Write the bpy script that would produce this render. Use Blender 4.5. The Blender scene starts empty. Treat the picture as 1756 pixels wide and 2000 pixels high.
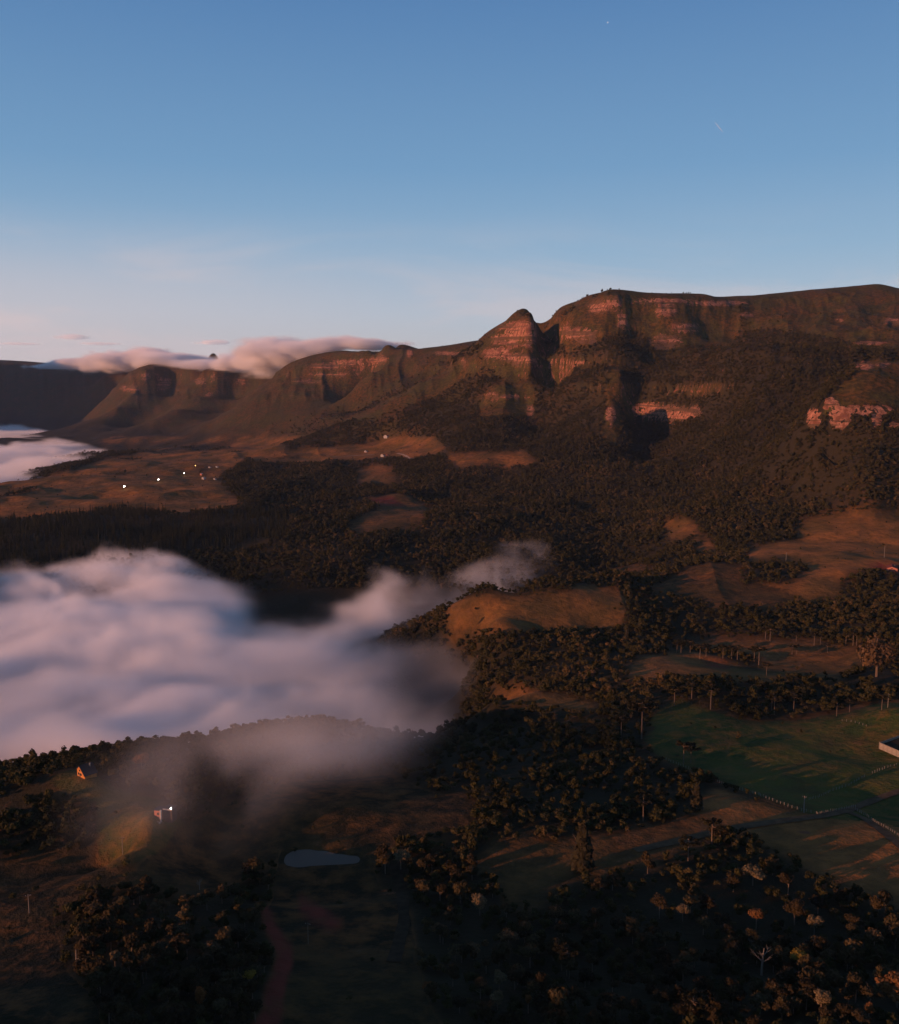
import bpy, bmesh, math, random
import numpy as np
from mathutils import Vector, Matrix

random.seed(7)
RNG = np.random.RandomState(11)
SC = bpy.context.scene
COL = SC.collection
R = math.radians

# ------------------------------------------------------------------ camera, sky, sun, exposure
CAM_Z = 340.0                       # flying height above the datum, metres
PITCH = 7.28
FPX = 1840.0                        # focal length in photograph pixels (1756 x 2000)
cam = bpy.data.objects.new('camera', bpy.data.cameras.new('camera'))
COL.objects.link(cam)
cam.location = (0, 0, CAM_Z)
cam.rotation_euler = (R(90 - PITCH), 0, 0)
cam.data.sensor_fit = 'VERTICAL'
cam.data.sensor_height = 24.0
cam.data.lens = 24.0 * FPX / 2000.0
cam.data.clip_start = 1.0
cam.data.clip_end = 200000.0
SC.camera = cam

SKY_RAMP = [(0.0, (.60, .545, .54)), (0.035, (.54, .54, .57)), (0.08, (.43, .525, .635)), (0.14, (.285, .445, .62)),
            (0.22, (.175, .345, .565)), (0.36, (.098, .232, .465)), (0.6, (.055, .120, .245)), (1.0, (.040, .080, .16))]
SUN_EL, SUN_AZ = 8.5, -121.0        # azimuth clockwise from the view direction (+Y)
world = bpy.data.worlds.new('World')
SC.world = world
world.use_nodes = True
wt = world.node_tree
bg = wt.nodes['Background']
sky = wt.nodes.new('ShaderNodeTexSky')
sky.sky_type = 'NISHITA'
sky.sun_disc = False
sky.sun_elevation = R(SUN_EL)
sky.sun_rotation = R(SUN_AZ)
sky.altitude = 1200
sky.air_density = 1.0
sky.dust_density = 0.6
sky.ozone_density = 1.6
bg.inputs[1].default_value = 0.12
# the clear sky opposite a low sun: blue overhead, lavender to warm grey towards the horizon, a few thin streaks of cirrus
_tc = wt.nodes.new('ShaderNodeTexCoord')
_sx = wt.nodes.new('ShaderNodeSeparateXYZ'); wt.links.new(_tc.outputs['Generated'], _sx.inputs[0])
_rp = wt.nodes.new('ShaderNodeValToRGB'); _e = _rp.color_ramp.elements
for _k, (_pos, _c) in enumerate(SKY_RAMP):
    _el = _e[_k] if _k < 2 else _e.new(_pos)
    _el.position = _pos; _el.color = (*_c, 1)
wt.links.new(_sx.outputs[2], _rp.inputs[0])
_sc = wt.nodes.new('ShaderNodeVectorMath'); _sc.operation = 'SCALE'; _sc.inputs['Scale'].default_value = 1 / 0.12
wt.links.new(_rp.outputs[0], _sc.inputs[0])
_mx = wt.nodes.new('ShaderNodeMix'); _mx.data_type = 'RGBA'; _mx.inputs[0].default_value = 0.92
wt.links.new(sky.outputs[0], _mx.inputs[6]); wt.links.new(_sc.outputs[0], _mx.inputs[7])
_vm = wt.nodes.new('ShaderNodeVectorMath'); _vm.operation = 'MULTIPLY'; _vm.inputs[1].default_value = (3.2, 3.2, 17.0)
wt.links.new(_tc.outputs['Generated'], _vm.inputs[0])
_rt = wt.nodes.new('ShaderNodeVectorRotate'); _rt.rotation_type = 'Y_AXIS'; _rt.inputs['Angle'].default_value = R(-16)
wt.links.new(_vm.outputs[0], _rt.inputs['Vector'])
_nz = wt.nodes.new('ShaderNodeTexNoise'); _nz.inputs['Scale'].default_value = 1.0; _nz.inputs['Detail'].default_value = 6; _nz.inputs['Roughness'].default_value = .55
_nz.inputs['Distortion'].default_value = .6
wt.links.new(_rt.outputs[0], _nz.inputs['Vector'])
_m1 = wt.nodes.new('ShaderNodeMapRange'); _m1.interpolation_type = 'SMOOTHSTEP'
_m1.inputs['From Min'].default_value = .44; _m1.inputs['From Max'].default_value = .66; _m1.inputs['To Max'].default_value = .46
wt.links.new(_nz.outputs['Fac'], _m1.inputs['Value'])
_m2 = wt.nodes.new('ShaderNodeMapRange'); _m2.interpolation_type = 'SMOOTHSTEP'
_m2.inputs['From Min'].default_value = .19; _m2.inputs['From Max'].default_value = .07
wt.links.new(_sx.outputs[2], _m2.inputs['Value'])
_m3 = wt.nodes.new('ShaderNodeMath'); _m3.operation = 'MULTIPLY'; wt.links.new(_m2.outputs[0], _m3.inputs[1])
# a thin sheet of high cloud, thicker towards the left of the view
_dt = wt.nodes.new('ShaderNodeVectorMath'); _dt.operation = 'DOT_PRODUCT'; _dt.inputs[1].default_value = (-.82, .57, 0)
wt.links.new(_tc.outputs['Generated'], _dt.inputs[0])
_m4 = wt.nodes.new('ShaderNodeMapRange'); _m4.interpolation_type = 'SMOOTHSTEP'
_m4.inputs['From Min'].default_value = .35; _m4.inputs['From Max'].default_value = .95; _m4.inputs['To Max'].default_value = .55
wt.links.new(_dt.outputs['Value'], _m4.inputs['Value'])
_m5 = wt.nodes.new('ShaderNodeMath'); _m5.operation = 'ADD'; wt.links.new(_m1.outputs[0], _m5.inputs[0]); wt.links.new(_m4.outputs[0], _m5.inputs[1]); wt.links.new(_m5.outputs[0], _m3.inputs[0])
_mc = wt.nodes.new('ShaderNodeMix'); _mc.data_type = 'RGBA'; _mc.inputs[7].default_value = (.66 / .12, .57 / .12, .585 / .12, 1)
wt.links.new(_m3.outputs[0], _mc.inputs[0]); wt.links.new(_mx.outputs[2], _mc.inputs[6])
wt.links.new(_mc.outputs[2], bg.inputs[0])
sun = bpy.data.objects.new('sun', bpy.data.lights.new('sun', 'SUN'))
COL.objects.link(sun)
sun.data.energy = 5.0
sun.data.angle = R(0.5)
sun.data.color = (1.0, 0.44, 0.235)
sd = Vector((math.sin(R(SUN_AZ)) * math.cos(R(SUN_EL)), math.cos(R(SUN_AZ)) * math.cos(R(SUN_EL)), math.sin(R(SUN_EL))))
sun.rotation_euler = sd.to_track_quat('Z', 'Y').to_euler()
sun.location = (-200, -300, 700)
SC.view_settings.view_transform = 'Standard'
SC.view_settings.look = 'None'
SC.view_settings.gamma = 1.0
SC.view_settings.use_curve_mapping = False
SC.view_settings.exposure = 0.0
SC.cycles.volume_bounces = 7
SC.cycles.max_bounces = 8
SC.cycles.diffuse_bounces = 2
SC.cycles.glossy_bounces = 2
SC.cycles.volume_step_rate = 1.0
SC.cycles.volume_max_steps = 256

# ------------------------------------------------------------------ measuring the photograph
CP, SP = math.cos(R(PITCH)), math.sin(R(PITCH))
def pt(u, v, y):
    """photo pixel + distance ahead -> place in the world"""
    a, b = (u - 878.0) / FPX, (1000.0 - v) / FPX
    t = y / (CP + b * SP)
    return (a * t, y, CAM_Z + (-SP + b * CP) * t)
def proj(x, y, z):
    z = z - CAM_Z
    d = np.maximum(y * CP - z * SP, 1e-3)
    return 878.0 + FPX * x / d, 1000.0 - FPX * (y * SP + z * CP) / d, d

# ------------------------------------------------------------------ noise
_H = np.random.RandomState(5).rand(65536).astype(np.float64)
def _h2(i, j, s):
    return _H[(i * 73856093 ^ j * 19349663 ^ (s * 83492791)) & 65535]
def vnoise(x, y, s=0):
    i = np.floor(x).astype(np.int64); j = np.floor(y).astype(np.int64)
    fx = x - i; fy = y - j
    fx = fx * fx * fx * (fx * (fx * 6 - 15) + 10); fy = fy * fy * fy * (fy * (fy * 6 - 15) + 10)
    a = _h2(i, j, s); b = _h2(i + 1, j, s); c = _h2(i, j + 1, s); d = _h2(i + 1, j + 1, s)
    return (a + (b - a) * fx) * (1 - fy) + (c + (d - c) * fx) * fy
def fbm(x, y, o=4, s=0, g=0.5):
    r = 0; w = 1; t = 0
    for k in range(o):
        r = r + w * (vnoise(x * 2 ** k + 17.3 * k, y * 2 ** k - 9.1 * k, s + k) * 2 - 1); t += w; w *= g
    return r / t
def ridged(x, y, o=4, s=0, g=0.5):
    r = 0; w = 1; t = 0
    for k in range(o):
        n = 1 - np.abs(vnoise(x * 2 ** k + 7.3 * k, y * 2 ** k + 3.1 * k, s + k) * 2 - 1)
        r = r + w * n * n; t += w; w *= g
    return r / t
def _h3(i, j, k, s):
    return _H[(i * 73856093 ^ j * 19349663 ^ k * 83492791 ^ (s * 29765729)) & 65535]
def vnoise3(x, y, z, s=0):
    i = np.floor(x).astype(np.int64); j = np.floor(y).astype(np.int64); k = np.floor(z).astype(np.int64)
    fx = x - i; fy = y - j; fz = z - k
    fx = fx * fx * (3 - 2 * fx); fy = fy * fy * (3 - 2 * fy); fz = fz * fz * (3 - 2 * fz)
    def pl(kk):
        a = _h3(i, j, kk, s); b = _h3(i + 1, j, kk, s); c = _h3(i, j + 1, kk, s); d = _h3(i + 1, j + 1, kk, s)
        return (a + (b - a) * fx) * (1 - fy) + (c + (d - c) * fx) * fy
    p = pl(k); q = pl(k + 1)
    return p + (q - p) * fz
def sstep(a, b, x):
    t = np.clip((x - a) / (b - a), 0, 1)
    return t * t * (3 - 2 * t)

# ------------------------------------------------------------------ terrain control: (u, v, distance)
LINES = [
 # foreground
 [(0,2000,240),(450,2000,243),(878,2000,250),(1300,2000,248),(1756,2000,240)],
 [(0,1850,310),(60,1785,330),(240,1668,375),(320,1600,400)],
 [(0,1690,380),(90,1620,405),(170,1515,440),(110,1500,450)],
 [(160,1640,398),(215,1695,383)],[(235,1580,418),(300,1588,400)],[(400,1640,402),(365,1665,390)],
 [(400,1700,375),(330,1740,352),(200,1800,325)],
 [(560,1690,392),(630,1676,399),(710,1682,397)],
 [(700,1600,432),(850,1555,480),(600,1510,530),(560,1600,425)],
 [(0,1505,480),(150,1470,510),(250,1455,540),(400,1447,562),(550,1422,600),(620,1412,620),(720,1425,645),(800,1455,640)],
 [(300,1500,480),(420,1500,500),(450,1600,430)],
 [(900,1450,640),(965,1400,705),(970,1330,835),(965,1280,940),(935,1235,1030)],
 [(540,1850,305),(600,1950,262),(760,1800,330),(700,1900,284)],
 [(1000,1640,410),(1100,1700,377),(1300,1650,402),(1560,1590,440),(1756,1640,402),(1756,1565,468)],
 [(1000,1900,288),(1300,1900,290),(1700,1850,310),(1500,1750,350)],
 [(1450,1500,528),(1250,1500,525),(1100,1500,540),(1000,1520,515),(1600,1500,520),(1756,1480,545)],
 [(1330,1372,690),(1250,1420,640),(1420,1400,655),(1500,1412,640),(1640,1405,645)],
 [(1756,1392,610),(1730,1405,608),(1756,1440,580)],
 [(1330,1345,745),(1500,1350,735),(1650,1360,715)],
 [(1400,1288,850),(1300,1290,860),(1480,1300,835),(1600,1320,800),(1720,1300,800)],
 [(1400,1270,910),(1350,1247,950),(1560,1250,930),(1700,1240,930)],
 [(1030,1352,745),(1130,1372,715),(960,1370,720)],
 [(1100,1300,850),(1000,1250,958),(1200,1260,935)],
 # meadow hill
 [(900,1190,1075),(960,1162,1128),(1040,1162,1140),(1110,1152,1160),(1165,1140,1190),(1215,1175,1110)],
 [(1050,1232,1000),(950,1230,1000),(1150,1225,1010)],
 [(1300,1150,1165),(1400,1112,1290),(1550,1170,1105),(1650,1200,1022),(1480,1180,1085)],
 [(1600,1080,1385),(1480,1082,1390),(1756,1100,1285),(1620,1012,1640),(1756,1000,1640),(1690,1040,1510)],
 [(1300,1045,1640),(1330,1015,1740),(1390,1050,1610),(1150,1000,1950),(1200,950,2240)],
 # valley floor, left and middle
 [(0,1098,1480),(160,1085,1560),(330,1075,1600),(480,1080,1570),(650,1090,1520),(800,1085,1560)],
 [(0,1005,1980),(200,1000,2010),(470,995,2030)],
 [(600,1050,1700),(700,1022,1830),(840,1010,1890),(780,970,2240),(740,925,2700),(600,950,2480),(480,950,2470),(950,1020,1850)],
 [(0,960,2420),(0,942,2640),(70,935,2750),(120,920,3020),(180,902,3400),(228,886,3880)],
 [(230,950,2500),(340,930,2750),(400,905,3200),(300,890,3600),(520,900,3250),(650,885,3350)],
 [(0,860,5350),(90,857,5500),(180,868,4900),(228,880,4200)],
 [(110,840,6100),(60,832,7300),(0,826,8000)],
 [(300,852,5100),(200,845,5700),(400,850,5000),(300,832,5900),(150,832,6900)],
 [(600,860,4250),(500,860,4600),(700,865,3900),(600,832,4500)],
 [(800,852,3330),(750,858,3450),(850,866,3030),(800,884,2960),(900,902,2680),(890,872,2860)],
 [(1000,870,2900),(1000,920,2590),(1100,960,2250),(900,960,2380),(1000,980,2080)],
 [(1100,850,2900),(1100,900,2560),(1200,905,2480),(1280,930,2350)],
 # far plateau
 [(0,775,8300),(150,780,8000),(220,790,7600)],
 [(0,800,8100),(150,810,7600)],
 # spur A
 [(285,730,6900),(268,752,6840),(250,775,6600),(232,800,6330),(208,820,6200)],
 [(335,738,7030),(338,752,7000),(326,776,6850),(306,806,6420),(294,822,6120)],
 [(200,742,7900),(236,744,7350),(215,772,7350)],
 # spur B
 [(418,730,6680),(404,750,6620),(382,775,6250),(340,802,5850),(303,822,5620)],
 [(495,736,6900),(470,752,6950),(458,780,6600),(446,805,6050),(426,820,5720)],
 # ridge C
 [(560,718,5550),(540,745,5380),(505,775,5200),(455,806,5100)],
 [(650,705,5330),(640,735,5200),(620,780,4950),(590,815,4700)],
 [(745,690,5120),(742,715,4980),(715,745,4850),(690,775,4700),(650,810,4500)],
 [(768,700,5380),(752,722,5300),(730,752,5150),(712,782,4900),(690,808,4600)],
 # ridge D
 [(800,690,4900),(800,715,4780),(790,745,4600),(755,780,4400),(715,810,4250)],
 [(860,690,4750),(850,720,4650),(830,745,4550)],
 # ridge E
 [(930,688,3950),(900,703,3930),(850,735,3850),(780,775,3740),(705,815,3680),(650,832,3680)],
 [(930,760,3500),(860,775,3600),(780,810,3520),(900,830,3130),(840,830,3260)],
 # dome
 [(1012,640,3600),(1010,675,3555),(1014,700,3500),(1020,735,3420),(1030,770,3310),(1038,802,3215)],
 [(1048,645,3585),(1046,680,3520),(1040,712,3425),(1044,745,3350),(1047,775,3275)],
 [(960,662,3680),(955,700,3580),(950,745,3450),(940,775,3340),(935,805,3240)],
 [(985,760,3330),(985,805,3180),(960,840,3020)],
 [(1060,655,3960),(1067,695,3890),(1064,740,3740),(1063,780,3580),(1061,808,3420),(1062,842,3080)],
 # main massif
 [(1095,640,3620),(1100,670,3520),(1085,700,3480),(1110,740,3330),(1100,790,3130),(1090,830,2980)],
 [(1150,605,3580),(1140,640,3500),(1130,675,3420),(1150,715,3270),(1150,790,3050)],
 [(1198,585,3530),(1200,620,3480),(1205,680,3290),(1212,740,3075),(1210,790,2890),(1206,826,2790),(1192,868,2695)],
 [(1262,590,3575),(1250,640,3490),(1246,690,3300),(1256,740,3145),(1266,785,3050)],
 [(1232,830,3030),(1240,870,2880),(1262,895,2720)],
 [(1262,795,3060),(1300,796,3000),(1350,796,2900)],
 [(1262,822,3030),(1300,824,2960),(1350,818,2850)],
 [(1290,868,2800),(1310,890,2640),(1345,850,2700)],
 [(1330,590,3580),(1325,630,3480),(1305,662,3400)],
 [(1385,600,3620),(1380,650,3520),(1370,685,3300)],
 [(1430,610,3620),(1425,650,3520)],
 [(1300,692,3330),(1400,692,3200),(1500,692,3050),(1600,690,2900),(1700,688,2800),(1800,688,2800)],
 [(1330,702,3150),(1450,702,2780),(1560,700,2640)],
 [(1500,640,3420),(1600,640,3280),(1700,640,3220),(1800,640,3200)],
 [(1600,600,3620),(1480,600,3680),(1720,590,3600)],
 [(1380,760,2880),(1400,850,2580),(1335,905,2530)],
 [(1480,760,2560),(1470,850,2330),(1400,925,2260)],
 [(1560,745,2500),(1560,800,2420),(1545,835,2250),(1530,870,2080)],
 # right bluff
 [(1756,705,2160),(1690,712,2120),(1630,745,2060),(1600,785,2010)],
 [(1590,790,1995),(1650,785,1965),(1710,790,1950),(1756,800,1930)],
 [(1585,832,1950),(1650,836,1900),(1710,826,1890),(1756,830,1880)],
 [(1600,900,1800),(1756,900,1760),(1500,980,1840),(1700,960,1660),(1500,930,1950)],
 [(1850,830,1850),(1850,1000,1600),(1850,720,2150)],
]
SKYLINE = [
 [(-90,700,9000),(0,705,9000),(80,709,9000),(150,718,8900),(220,720,8600)],
 [(262,722,7250),(285,722,6950),(330,719,7090),(380,719,6980),(420,715,6750),(480,720,6950),(530,720,6750)],
 [(560,712,5650),(600,699,5520),(650,690,5420),(700,686,5300),(745,681,5200),(766,688,5320),(782,691,5150),(800,684,4950),(860,680,4820),(905,683,4650),(925,683,4200)],
 [(935,674,3980),(945,657,3870),(975,637,3760),(986,630,3740),(996,619,3690),(1010,616,3670),(1030,616,3670),(1040,621,3710),(1049,630,3820),(1056,634,3990),(1064,634,4040),(1078,628,3930),(1115,607,3760),(1150,587,3700),(1175,570,3660),(1205,566,3640),(1240,573,3780),(1300,573,3700),(1380,578,3680),(1418,584,3760),(1470,578,3820),(1550,569,3900),(1640,561,3900),(1715,554,3850),(1756,563,3850),(1850,570,3850)],
]
cp = []
def addp(p):
    th = math.atan2(p[0], p[1]); r = math.hypot(p[0], p[1])
    cp.append((th, math.log(r), p[2]))
def run(line, step):
    for (a, b) in zip(line[:-1], line[1:]):
        n = max(1, int(math.hypot(a[0]-b[0], a[1]-b[1]) / step))
        for k in range(n):
            f = k / n
            yield (a[0]+(b[0]-a[0])*f, a[1]+(b[1]-a[1])*f, a[2]+(b[2]-a[2])*f)
    yield line[-1]
for ln in LINES:
    st = 40 if ln[0][2] > 2000 else 70
    for q in run(ln, st): addp(pt(*q))
for ln in SKYLINE:
    for q in run(ln, 22):
        p = pt(*q); addp(p)
        for k, dz in ((1.10, 6), (1.35, 10)):
            addp((p[0]*k, p[1]*k, p[2] + dz * (1 if p[2] > CAM_Z else 0) - (0 if p[2] > CAM_Z else 30)))
# drowned ground under the fog, and everything outside the frame, with unseen ridges added for their shade: (x, y, height below camera)
for (x, y, z) in [(-260,760,-330),(-120,850,-340),(-420,900,-345),(-250,1050,-350),(-500,1200,-350),(0,1000,-330),(80,1150,-320),
                  (-100,1250,-335),(-350,1350,-330),(60,1330,-300),(160,1380,-290),(250,1520,-285),(-700,1000,-350),(-900,1300,-340),
                  (-620,1480,-285),(180,1260,-285),(20,780,-305),(10,900,-312),(20,1000,-315),(-4750,7300,430),(-5100,6900,560),(-5400,6300,560),(-5600,5700,450),(-5500,4900,0),(-6600,7000,600),(-6500,8200,500),(-4100,6700,-150),(-4300,5900,-200),  # far-left heights: unseen, added to shade the tableland
                  (-1500,3000,-320),(-1700,3600,-330),(-1900,4300,-330),(-1650,4700,-310),(-2300,5000,-330),(-3200,6400,-330),(-2900,7000,-320),(-3500,7300,-310),
                  (-2200,3400,-330),(-3000,4600,-330),(-4200,6800,-300),
                  (60,150,-178),(-90,150,-176),(0,60,-180),(-60,40,-180),(60,40,-180),
                  (-390,80,-112),(-385,-10,-94),(-380,-120,-76),(-370,-260,-56),(-360,-420,-54),(-520,100,-185),(-540,-150,-185),(-300,230,-185),(-250,120,-180),(-240,-60,-178),(-420,380,-195),(-560,500,-230),(-700,700,-300),(-200,0,-178),(300,0,-185),(400,300,-195),(480,600,-215),(700,900,-220),(900,1300,-190),  # leading points raise an unseen ridge added to shade the foreground
                  (-900,0,-230),(900,0,-170),(0,-500,-185),(-700,-700,-200),(700,-700,-170),(0,-3000,-150),(-2500,-1500,-180),(-2500,800,-280),(2500,0,80),(2500,-2000,0),
                  (-6000,0,-150),(-6000,4000,-200),(-5000,-5000,-100),(0,-8000,-100),(6000,-4000,100),(6000,2000,200),(3000,3500,200),(5000,5000,250),(-7000,9000,280),
                  (-12000,0,-100),(0,-14000,-100),(12000,0,200),(0,14000,150),(-9000,11000,250),(9000,11000,250)]:
    addp((x, y, CAM_Z + z))
CPT = np.array(cp)
# one control point per small cell (near duplicates upset the fit)
_k = np.round(CPT[:, :2] / 0.004).astype(int)
_, _u = np.unique(_k, axis=0, return_index=True)
CPT = CPT[np.sort(_u)]
def kern(d2): return np.sqrt(d2 + 0.010 ** 2)
def fit():
    d2 = ((CPT[:, None, :2] - CPT[None, :, :2]) ** 2).sum(2)
    n = len(CPT)
    A = np.zeros((n + 3, n + 3)); A[:n, :n] = kern(d2) + np.eye(n) * -2e-4
    P = np.c_[np.ones(n), CPT[:, :2]]; A[:n, n:] = P; A[n:, :n] = P.T
    return np.linalg.solve(A, np.r_[CPT[:, 2], 0, 0, 0])
WGT = fit()
def base_height(th, lr):
    shp = th.shape; th = th.ravel(); lr = lr.ravel(); out = np.empty(th.size)
    n = len(CPT); c0 = CPT[:, 0]; c1 = CPT[:, 1]; w = WGT[:n]
    for i in range(0, th.size, 10000):
        a = th[i:i+10000, None] - c0; b = lr[i:i+10000, None] - c1
        out[i:i+10000] = np.sqrt(a*a + b*b + 1e-4) @ w
    out += WGT[n] + WGT[n+1] * th + WGT[n+2] * lr
    return out.reshape(shp)

# ------------------------------------------------------------------ the ground sheet (polar, fine inside the view)
th_in = np.linspace(R(-30), R(30), 1000)
th_out = np.r_[np.linspace(R(-180), R(-30), 110)[:-1]]
TH = np.r_[th_out, th_in, -th_out[1:][::-1]]
rows = [np.linspace(math.log(25), math.log(235), 26)[:-1], np.linspace(math.log(235), math.log(2000), 400)[:-1],
        np.linspace(math.log(2000), math.log(7500), 410)[:-1], np.linspace(math.log(7500), math.log(16000), 44)]
LR = np.concatenate(rows)
NC, NR = len(TH), len(LR)
# base height on a coarser lattice, then bicubic-ish up-sampling would blur crests: evaluate in full inside the view
GT, GL = np.meshgrid(TH, LR, indexing='xy')        # rows x cols
GR = np.exp(GL)
GX, GY = GR * np.sin(GT), GR * np.cos(GT)
def upsample_base():
    tl = np.r_[th_out[::2], np.linspace(R(-30), R(30), 501), -th_out[1::2][::-1]]
    tl = np.unique(np.r_[tl, TH[0], TH[-1]])
    ll = np.unique(np.r_[LR[::2], LR[-1]])
    a, b = np.meshgrid(tl, ll, indexing='xy')
    z = base_height(a, b)
    # bilinear
    it = np.clip(np.searchsorted(tl, TH, side='right') - 1, 0, len(tl) - 2); ft = (TH - tl[it]) / (tl[it+1] - tl[it])
    il = np.clip(np.searchsorted(ll, LR, side='right') - 1, 0, len(ll) - 2); fl = ((LR - ll[il]) / (ll[il+1] - ll[il]))[:, None]
    return (z[il][:, it]*(1-ft) + z[il][:, it+1]*ft)*(1-fl) + (z[il+1][:, it]*(1-ft) + z[il+1][:, it+1]*ft)*fl
GZ = upsample_base()
# ------------------------------------------------------------------ relief on top of the fitted shape
ZREL = GZ - CAM_Z
VIEW = (np.abs(GT) < R(33))
mount = sstep(1700, 2500, GR) * sstep(-215, -110, ZREL)
near_w = sstep(20, 120, GR)
wx = GX + 60 * fbm(GX / 300, GY / 300, 2, 40); wy = GY + 60 * fbm(GX / 300, GY / 300, 2, 47)
# quieter close to the skyline, whose outline is drawn by the fit
def _skyd():
    zr = (GZ - CAM_Z) / GR
    out = np.full(GZ.shape, 0.0)
    mx = np.maximum.accumulate(zr[::-1], axis=0)[::-1]
    return (mx - zr) * GR
skyd = _skyd()
gul = ridged(wx / 330, wy / 330, 5, 3) - 0.45
# long low swells on the grazing land
sw = ridged(GX / 300 + .6 * fbm(GX / 500, GY / 500, 2, 71), GY / 520, 2, 35) - .5
GZ = GZ + (1 - mount) * sstep(700, 1500, GR) * sstep(6000, 4000, GR) * 17 * sw
gul2 = ridged(wx / 110 + 5, wy / 170, 3, 61) - 0.45
gul3 = ridged(GT * 48 + .35 * fbm(GT * 20, GL * 12, 2, 64), GL * 9, 3, 66, .55) - .5
GZ = GZ + mount * ((34 * gul + 11 * gul2 + 15 * gul3 * (GR / 3500) * (.4 + .6 * sstep(-60, 90, GZ - CAM_Z))) * (.45 + .55 * sstep(-110, 20, GZ - CAM_Z))) * (1 - .93 * sstep(-.9, 0., -(skyd / 60)))
valley = (1 - mount) * near_w * sstep(120, 500, GR)
GZ = GZ + valley * (13 * fbm(GX / 240, GY / 240, 3, 21) + 2.2 * fbm(GX / 60, GY / 60, 2, 25)) * np.clip(GR / 900, 0.35, 1.6)
# hard and soft beds of the escarpment: steps at the same heights all along it
up = sstep(-80, 40, GZ - CAM_Z)
for lam, amt, sd_ in ((128.0, .27, 77), (47.0, .18, 83)):
    zz = (GZ + .35 * lam * fbm(GX / 600, GY / 600, 3, sd_)) / lam
    fr = zz - np.floor(zz)
    patch = sstep(-.25, .25, fbm(GX / 420, GY / 420, 3, sd_ + 9))
    GZ = GZ + (1 - .93 * sstep(-.9, 0., -(skyd / 60))) * mount * amt * (0.35 + .65 * up) * (0.25 + .75 * patch) * ((np.floor(zz) + sstep(0.30, 0.66, fr)) - zz) * lam
# hummocks in the right hand pasture
_u0, _v0, _ = proj(GX, GY, GZ)
_fld = sstep(1180, 1330, _u0) * sstep(1340, 1400, _v0) * sstep(1640, 1560, _v0) * VIEW
GZ = GZ + 4.5 * _fld * fbm(GX / 75 + 2, GY / 75, 2, 52)
# a lone peak that looks out of the cloud cap on the far tableland
_p = pt(418, 676, 7600)
_pu = (GX - _p[0]); _pv = (GY - _p[1])
_bh = float(_p[2]) + 6 - float(GZ[np.argmin(np.abs(GR[:, 0] - math.hypot(_p[0], _p[1]))), np.argmin(np.abs(TH - math.atan2(_p[0], _p[1])))])
GZ = GZ + _bh * np.exp(-((_pu / 62) ** 2 + (_pv / 90) ** 2))

def gz(x, y):
    """height of the ground at x, y (bilinear in the polar grid)"""
    x = np.asarray(x, float); y = np.asarray(y, float)
    th = np.arctan2(x, y); lr = np.log(np.maximum(np.hypot(x, y), 26))
    i = np.clip(np.searchsorted(TH, th, side='right') - 1, 0, NC - 2)
    j = np.clip(np.searchsorted(LR, lr, side='right') - 1, 0, NR - 2)
    ft = np.clip((th - TH[i]) / (TH[i+1] - TH[i]), 0, 1); fl = np.clip((lr - LR[j]) / (LR[j+1] - LR[j]), 0, 1)
    return (GZ[j, i]*(1-ft) + GZ[j, i+1]*ft)*(1-fl) + (GZ[j+1, i]*(1-ft) + GZ[j+1, i+1]*ft)*fl
def pick(u, v, ymin=60.0):
    """first place where the sight line of a photo pixel meets the ground"""
    ys = np.exp(np.linspace(math.log(ymin), math.log(14000), 6000))
    a, b = (u - 878.0) / FPX, (1000.0 - v) / FPX
    t = ys / (CP + b * SP)
    X = a * t; Z = CAM_Z + (-SP + b * CP) * t
    below = Z <= gz(X, ys)
    k = int(np.argmax(below)) if below.any() else len(ys) - 1
    return float(X[k]), float(ys[k]), float(gz(X[k], ys[k]))

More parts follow.
